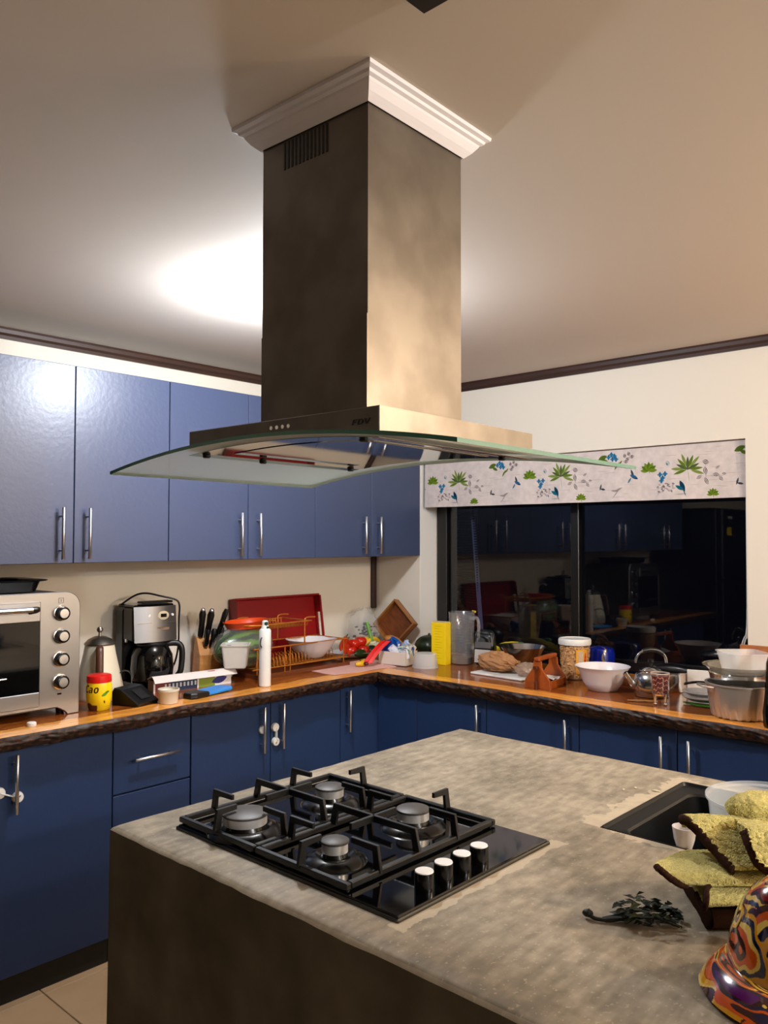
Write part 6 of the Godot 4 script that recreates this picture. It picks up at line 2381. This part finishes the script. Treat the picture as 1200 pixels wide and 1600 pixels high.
# ---------------------------------------------------------------- things on the island
func island_things() -> void:
	var st: SurfaceTool
	var t: Node3D
	# white cup on the sink rim
	st = S()
	lathe(st, shell([Vector2(0.012, 0.0), Vector2(0.015, 0.002), Vector2(0.021, 0.022), Vector2(0.0245, 0.047)], 0.0018), 40)
	var cup := mesh("egg_cup", st, M["white enamel"])
	cup.position = Vector3(1.704, TOP - 0.0065, -0.703)
	tag(cup, "small plain white cup standing on the rim of the dark sink", "cup")
	# clear bucket in the sink
	t = thing("clear_bucket", "large clear plastic bowl standing in the dark sink behind the yellow cloths", "bowl", Vector3(1.985, 0.6845, -0.615))
	st = S()
	lathe(st, shell([Vector2(0.105, 0.0), Vector2(0.112, 0.004), Vector2(0.136, 0.262), Vector2(0.142, 0.266), Vector2(0.142, 0.272)], 0.003), 56)
	mesh("bowl", st, clear("bowl plastic", Color(0.80, 0.83, 0.85, 0.34), 0.3), t)
	herbs()
	cloths()
	hat()
	# two soap crumbs near the sink
	for k in 3:
		st = S()
		ball(st, Vector3.ZERO, [Vector3(0.004, 0.002, 0.003), Vector3(0.004, 0.0025, 0.004), Vector3(0.012, 0.002, 0.004)][k], 0.5, 4.0, k, 10, 6)
		var cr := mesh("crumb", st, M["cream plastic"])
		cr.position = [Vector3(1.974, TOP + 0.002, -0.972), Vector3(2.007, TOP + 0.002, -0.955), Vector3(2.02, TOP + 0.002, -0.905)][k]
		cr.rotation.y = k * 0.9
		tag(cr, ["leftmost of the three white crumbs on the concrete above the sink", "middle one of the three white crumbs on the concrete above the sink", "longest of the three white crumbs on the concrete above the sink"][k], "crumb", "white crumbs by the sink")

func herbs() -> void:
	var t := thing("herb_bunch", "wilted dark green bunch of herbs lying on the bare concrete", "herbs", Vector3(1.315, TOP, -0.628))
	# along the picture's horizontal
	var e1 := Vector3(0.676, 0, 0.737)
	var e3 := Vector3(-0.737, 0, 0.676)
	var rng := RandomNumberGenerator.new()
	rng.seed = 77
	var st := S()
	var P := func(a: float, b: float, y: float) -> Vector3: return e1 * a + e3 * b + Vector3(0, y, 0)
	tube(st, curve([P.call(-0.078, -0.012, 0.012), P.call(-0.070, 0.0, 0.006), P.call(-0.045, 0.006, 0.005), P.call(-0.02, 0.004, 0.007), P.call(0.02, 0.0, 0.010)], 4), 0.0034, 7)
	for k in 9:
		var b := rng.randf_range(-0.02, 0.022)
		tube(st, curve([P.call(-0.055, rng.randf_range(-0.004, 0.008), 0.006), P.call(-0.01, b * 0.6, 0.012), P.call(0.03, b, 0.014), P.call(rng.randf_range(0.05, 0.075), b * 1.5, 0.006)], 4), 0.0017, 5)
	ball(st, P.call(-0.078, -0.010, 0.010), Vector3(0.008, 0.007, 0.008), 0.4, 5.0, 3, 10, 7)
	mesh("stems", st, mat("herb stem", Color(0.07, 0.085, 0.03), 0.6), t)
	var greens := [Color(0.045, 0.09, 0.03), Color(0.08, 0.12, 0.045), Color(0.30, 0.33, 0.20), Color(0.16, 0.20, 0.10)]
	for m in 4:
		st = S()
		for k in [60, 50, 22, 28][m]:
			var a := rng.randf_range(-0.03, 0.075)
			var wd := 0.030 * sin(clampf((a + 0.045) / 0.12, 0, 1) * PI) + 0.006
			var c: Vector3 = P.call(a, rng.randf_range(-wd, wd), rng.randf_range(0.003, 0.010 + wd * (0.7 if m < 2 else 0.85)))
			var ang := rng.randf_range(-0.9, 0.9)
			var d := (e1 * cos(ang) + e3 * sin(ang) + Vector3(0, rng.randf_range(-0.25, 0.3), 0)).normalized()
			var l := rng.randf_range(0.013, 0.027)
			var sd := d.cross(Vector3(rng.randf_range(-0.6, 0.6), 1, rng.randf_range(-0.6, 0.6)).normalized()).normalized()
			var wv := rng.randf_range(0.002, 0.0052)
			var lift := Vector3(0, rng.randf_range(0.001, 0.004), 0)
			sg += 1
			if c.y < 0.006:
				c.y = 0.006
			var pa := c - d * l / 2
			var pb := c + d * l / 2
			pa.y = maxf(pa.y, 0.001)
			pb.y = maxf(pb.y, 0.001)
			q4(st, pa, c + sd * wv + lift, pb, c - sd * wv + lift, sg)
			q4(st, pa, c - sd * wv + lift - Vector3(0, 0.0006, 0), pb, c + sd * wv + lift - Vector3(0, 0.0006, 0), sg + 100000)
		var lv := mesh("leaves", st, mat("herb green %d" % m, greens[m], 0.6), t)
		lv.set_meta("kind", "stuff")

func cloths() -> void:
	# a pile of terry cloths; worked in the pile's own axes: a to the picture's right, y up, b towards the camera
	var O := Vector3(1.465, TOP, -0.505)
	var e1 := Vector3(0.676, 0, 0.737)
	var e3 := Vector3(-0.737, 0, 0.676)
	var B := Basis(e1, Vector3.UP, e3)
	var terry := mat("yellow terry", Color(0.91, 0.87, 0.57), 0.95, 0, 0.1)
	terry.rim_enabled = true
	terry.rim = 0.6
	terry.albedo_texture = nz(152, 0.10, Color(0.80, 0.76, 0.66), Color(1, 1, 1), 256)
	var tn := NoiseTexture2D.new()
	tn.width = 512
	tn.height = 512
	tn.seamless = true
	tn.as_normal_map = true
	tn.bump_strength = 10.0
	tn.noise = noise(151, 0.09, 3)
	terry.normal_enabled = true
	terry.normal_texture = tn
	terry.normal_scale = 1.6
	terry.uv1_triplanar = true
	terry.uv1_scale = Vector3(7, 7, 7)
	var hem := mat("brown hem", Color(0.27, 0.17, 0.12), 0.85, 0, 0.2)
	hem.albedo_texture = nz(153, 0.06, Color(0.6, 0.55, 0.5), Color(1, 1, 1), 256)
	hem.uv1_triplanar = true
	hem.uv1_scale = Vector3(12, 12, 12)
	var fz := noise(154, 110.0, 2)
	var wv := noise(155, 8.0, 3)
	# a cloth surface: outlines (b, y) at its left and right ends, and where its left edge lies along a
	var drape := func(pl: Array, pr: Array, al: Array, a1: float, sd: float) -> Callable:
		var cl := curve(pl.map(func(p: Vector2) -> Vector3: return Vector3(p.x, p.y, 0)), 6)
		var cr := curve(pr.map(func(p: Vector2) -> Vector3: return Vector3(p.x, p.y, 0)), 6)
		var ca := curve(al.map(func(p: float) -> Vector3: return Vector3(p, 0, 0)), 6)
		return func(u: float, v: float) -> Vector3:
			var q := v * (cl.size() - 1)
			var i := mini(int(q), cl.size() - 2)
			var f := q - i
			var L: Vector3 = cl[i].lerp(cl[i + 1], f)
			var R: Vector3 = cr[i].lerp(cr[i + 1], f)
			var A: float = lerpf(ca[i].x, ca[i + 1].x, f)
			var k := smoothstep(0.0, 1.0, u)
			var p := L.lerp(R, k)
			var a := lerpf(A, a1, u)
			var w := wv.get_noise_3d(a, p.x + sd, p.y * 2.0)
			var z := fz.get_noise_3d(a, p.y + sd, p.x)
			var e := minf(u * 6.0, 1.0)
			return B * Vector3(a + 0.004 * w, maxf(p.y + 0.007 * w * e + 0.0016 * z, 0.003), p.x + 0.006 * w * e + 0.0012 * z)
	var edge := func(st: SurfaceTool, f: Callable, v0: float, v1: float, r: float) -> void:
		var pts: Array = []
		for k in 41:
			var v := lerpf(v0, v1, k / 40.0)
			pts.append((f.call(0.0, v) as Vector3).lerp(f.call(0.04, v), 0.0) - e1 * r * 0.3)
		tube(st, pts, r, 8, false, 1.6)
	# bottom: brown folded cloth
	var t := thing("brown_cloth", "dark brown folded cloth underneath the yellow terry towels", "cloth", O, 0.0)
	var st := S()
	var f0: Callable = drape.call([Vector2(-0.09, 0.004), Vector2(0.02, 0.004), Vector2(0.066, 0.006), Vector2(0.080, 0.018), Vector2(0.062, 0.034), Vector2(0.0, 0.036), Vector2(-0.09, 0.036)], [Vector2(-0.09, 0.004), Vector2(0.02, 0.004), Vector2(0.072, 0.006), Vector2(0.086, 0.018), Vector2(0.07, 0.034), Vector2(0.0, 0.036), Vector2(-0.09, 0.036)], [-0.07, -0.08, -0.085, -0.08, -0.078, -0.07, -0.07], 0.24, 9.0)
	sheet(st, f0, 40, 40, 0.004)
	mesh("fold", st, mat("brown cloth", Color(0.14, 0.075, 0.035), 0.9, 0, 0.1), t)
	# lower yellow towel
	t = thing("towel", "lower yellow terry towel with a brown hem, its rounded corner pointing left", "towel", O, 0.0, "yellow towels")
	st = S()
	var f1: Callable = drape.call(
		[Vector2(-0.08, 0.046), Vector2(0.02, 0.044), Vector2(0.066, 0.042), Vector2(0.082, 0.054), Vector2(0.066, 0.068), Vector2(0.030, 0.064), Vector2(0.040, 0.066), Vector2(0.056, 0.074), Vector2(0.046, 0.090), Vector2(0.01, 0.092), Vector2(-0.04, 0.086), Vector2(-0.085, 0.078)],
		[Vector2(-0.08, 0.046), Vector2(0.02, 0.044), Vector2(0.072, 0.040), Vector2(0.096, 0.052), Vector2(0.076, 0.070), Vector2(0.030, 0.066), Vector2(0.050, 0.068), Vector2(0.080, 0.072), Vector2(0.078, 0.090), Vector2(0.04, 0.100), Vector2(-0.03, 0.100), Vector2(-0.085, 0.095)],
		[-0.07, -0.085, -0.092, -0.092, -0.085, -0.06, -0.09, -0.125, -0.150, -0.150, -0.105, -0.062], 0.24, 1.0)
	sheet(st, f1, 110, 130, 0.009)
	mesh("terry", st, terry, t)
	st = S()
	edge.call(st, f1, 0.10, 0.42, 0.0046)
	edge.call(st, f1, 0.60, 0.78, 0.0036)
	mesh("hem", st, hem, t, "brown hem")
	# upper yellow towel
	t = thing("towel", "upper yellow terry towel with a brown hem, heaped in rolls on the lower one", "towel", O, 0.0, "yellow towels")
	st = S()
	var f2: Callable = drape.call(
		[Vector2(0.055, 0.096), Vector2(0.035, 0.104), Vector2(0.010, 0.116), Vector2(-0.020, 0.132), Vector2(-0.042, 0.144), Vector2(-0.060, 0.140), Vector2(-0.085, 0.118)],
		[Vector2(0.070, 0.112), Vector2(0.040, 0.112), Vector2(0.020, 0.122), Vector2(0.000, 0.136), Vector2(-0.020, 0.146), Vector2(-0.050, 0.138), Vector2(-0.09, 0.118)],
		[-0.036, -0.044, -0.052, -0.064, -0.078, -0.080, -0.070], 0.24, 3.0)
	sheet(st, func(u: float, v: float) -> Vector3: return f2.call(u, 1.0 - v), 110, 70, 0.009)
	var f3: Callable = drape.call(
		[Vector2(0.090, 0.104), Vector2(0.080, 0.118), Vector2(0.066, 0.140), Vector2(0.045, 0.154), Vector2(0.015, 0.150), Vector2(-0.02, 0.146)],
		[Vector2(0.105, 0.072), Vector2(0.096, 0.092), Vector2(0.076, 0.120), Vector2(0.045, 0.142), Vector2(0.015, 0.146), Vector2(-0.03, 0.140)],
		[0.010, -0.008, -0.014, -0.014, -0.012, 0.0], 0.25, 4.0)
	sheet(st, func(u: float, v: float) -> Vector3: return f3.call(u, 1.0 - v), 100, 60, 0.009)
	# rolled mound behind
	lump(st, func(d: Vector3) -> Vector3:
		var e := Vector3(signf(d.x) * pow(absf(d.x), 0.6), d.y, signf(d.z) * pow(absf(d.z), 0.8))
		var p := Vector3(0.115, 0.158, -0.070) + e * Vector3(0.110, 0.030, 0.042)
		var w := wv.get_noise_3d(p.x * 1.4, p.y, p.z * 1.4)
		return B * (p + d * (0.010 * w + 0.002 * fz.get_noise_3dv(p)))
	, 110, 70)
	mesh("terry", st, terry, t)
	st = S()
	edge.call(st, f2, 0.0, 0.80, 0.0056)
	edge.call(st, f3, 0.0, 0.62, 0.0050)
	var pts: Array = []
	for k in 41:
		pts.append((f3.call(k / 40.0, 0.0) as Vector3) + e3 * 0.002)
	tube(st, pts, 0.0050, 8, false, 1.6)
	mesh("hem", st, hem, t, "brown hem")

func hat() -> void:
	# glossy printed cap, brim to the picture's lower left
	var w := 640
	var h := 420
	var im := img(w, h, Color.BLACK)
	var n := noise(171, 1.0, 2)
	var R := Color(0.50, 0.03, 0.02)
	var K := Color(0.24, 0.07, 0.025)
	var Y := Color(0.86, 0.60, 0.03)
	var O := Color(0.82, 0.33, 0.02)
	var N := Color(0.035, 0.075, 0.24)
	var T := Color(0.01, 0.22, 0.40)
	var P := Color(0.33, 0.04, 0.36)
	var G := Color(0.33, 0.40, 0.03)
	var C := Color(0.90, 0.76, 0.34)
	# swirls: centre u, v (in radians and heights), radii, ring colours from the middle out
	var sw := [[0.375, 0.29, 0.30, 0.075, [R, R, R, K, N, C, K, C, Y, K]], [0.285, 0.42, 0.26, 0.10, [G, Y, Y, C, T, T, N, T, C]], [0.44, 0.475, 0.22, 0.05, [P, P, P, K, N, O]], [0.30, 0.14, 0.5, 0.05, [Y, K, C, K, P, C, O]], [0.20, 0.27, 0.25, 0.07, [T, N, C, R, K, Y]], [0.50, 0.36, 0.25, 0.07, [O, K, O, C, N, Y]], [0.345, 0.56, 0.30, 0.04, [K, N, K, O]], [0.14, 0.44, 0.25, 0.08, [R, O, K, C, N]], [0.62, 0.30, 0.3, 0.08, [P, N, C, O, K]], [0.75, 0.42, 0.25, 0.08, [R, K, Y, T, C]], [0.90, 0.30, 0.25, 0.08, [T, C, K, O]], [0.02, 0.40, 0.22, 0.08, [G, K, C, P]], [0.55, 0.16, 0.4, 0.05, [R, K, C, N]], [0.05, 0.17, 0.4, 0.05, [N, C, K]], [0.80, 0.16, 0.4, 0.05, [O, K, C]]]
	for j in h:
		for i in w:
			var u := float(i) / w
			var v := float(j) / h
			var dx := 0.05 * n.get_noise_3d(cos(u * TAU) * 2.0, sin(u * TAU) * 2.0, v * 5.0)
			var dy := 0.03 * n.get_noise_3d(cos(u * TAU) * 2.0 + 9.0, sin(u * TAU) * 2.0, v * 5.0)
			var c := Y
			var s := n.get_noise_3d(cos(u * TAU) * 1.6, sin(u * TAU) * 1.6 + 30.0, v * 4.0)
			if s > 0.22:
				c = O
			elif s > 0.17 or s < -0.40:
				c = K
			elif s < -0.30:
				c = C
			for q in sw:
				var ddu: float = wrapf(u - q[0], -0.5, 0.5) + dx
				var r := Vector2(ddu * TAU / q[2] * 0.55, (v - q[1] + dy) / q[3]).length()
				var cols: Array = q[4]
				if r < 1.45:
					c = cols[mini(int(r / 1.45 * cols.size()), cols.size() - 1)]
					break
			im.set_pixel(i, j, c)
	var m := textured("swirl print", im, 0.14)
	m.clearcoat_enabled = true
	m.clearcoat = 0.8
	m.clearcoat_roughness = 0.05
	var t := thing("sun_hat", "glossy cap with a brim printed in yellow, blue, red and purple swirls", "hat", Vector3(1.262, TOP, -0.362))
	var e1 := Vector3(0.676, 0, 0.737)
	var e3 := Vector3(-0.737, 0, 0.676)
	var B := Basis(e1, Vector3.UP, e3)
	var st := S()
	lump(st, func(d: Vector3) -> Vector3:
		var y := d.y
		if y <= 0.0:
			var q := Vector2(d.x, d.z) / maxf(Vector2(d.x, d.z).length(), 0.001) * Vector2(d.x, d.z).length()
			return B * Vector3(q.x * 0.092, 0.003 + 0.006 * (1.0 + y), q.y * 0.098)
		var k := pow(cos(y * PI / 2 * 0.995), 0.36)
		var hxz := Vector2(d.x, d.z).normalized()
		return B * Vector3(hxz.x * 0.092 * k, y * 0.152 + 0.009, hxz.y * 0.098 * k)
	, 72, 44)
	mesh("crown", st, m, t)
	st = S()
	sheet(st, func(u: float, v: float) -> Vector3:
		# from the front (towards the camera) round to the picture's left
		var a := lerpf(0.75, 4.35, u)
		var ext := 0.046 * pow(sin(u * PI), 0.5)
		var r := 0.090 + ext * v
		var y := 0.040 - 0.030 * v * v - 0.010 * v + 0.006 * sin(u * PI) * v
		return B * Vector3(cos(a) * r, y, sin(a) * r * 1.06)
	, 48, 12, 0.006)
	var bm: StandardMaterial3D = m.duplicate()
	bm.uv1_scale = Vector3(0.42, 0.30, 1)
	bm.uv1_offset = Vector3(0.22, 0.32, 0)
	mesh("brim", st, bm, t)
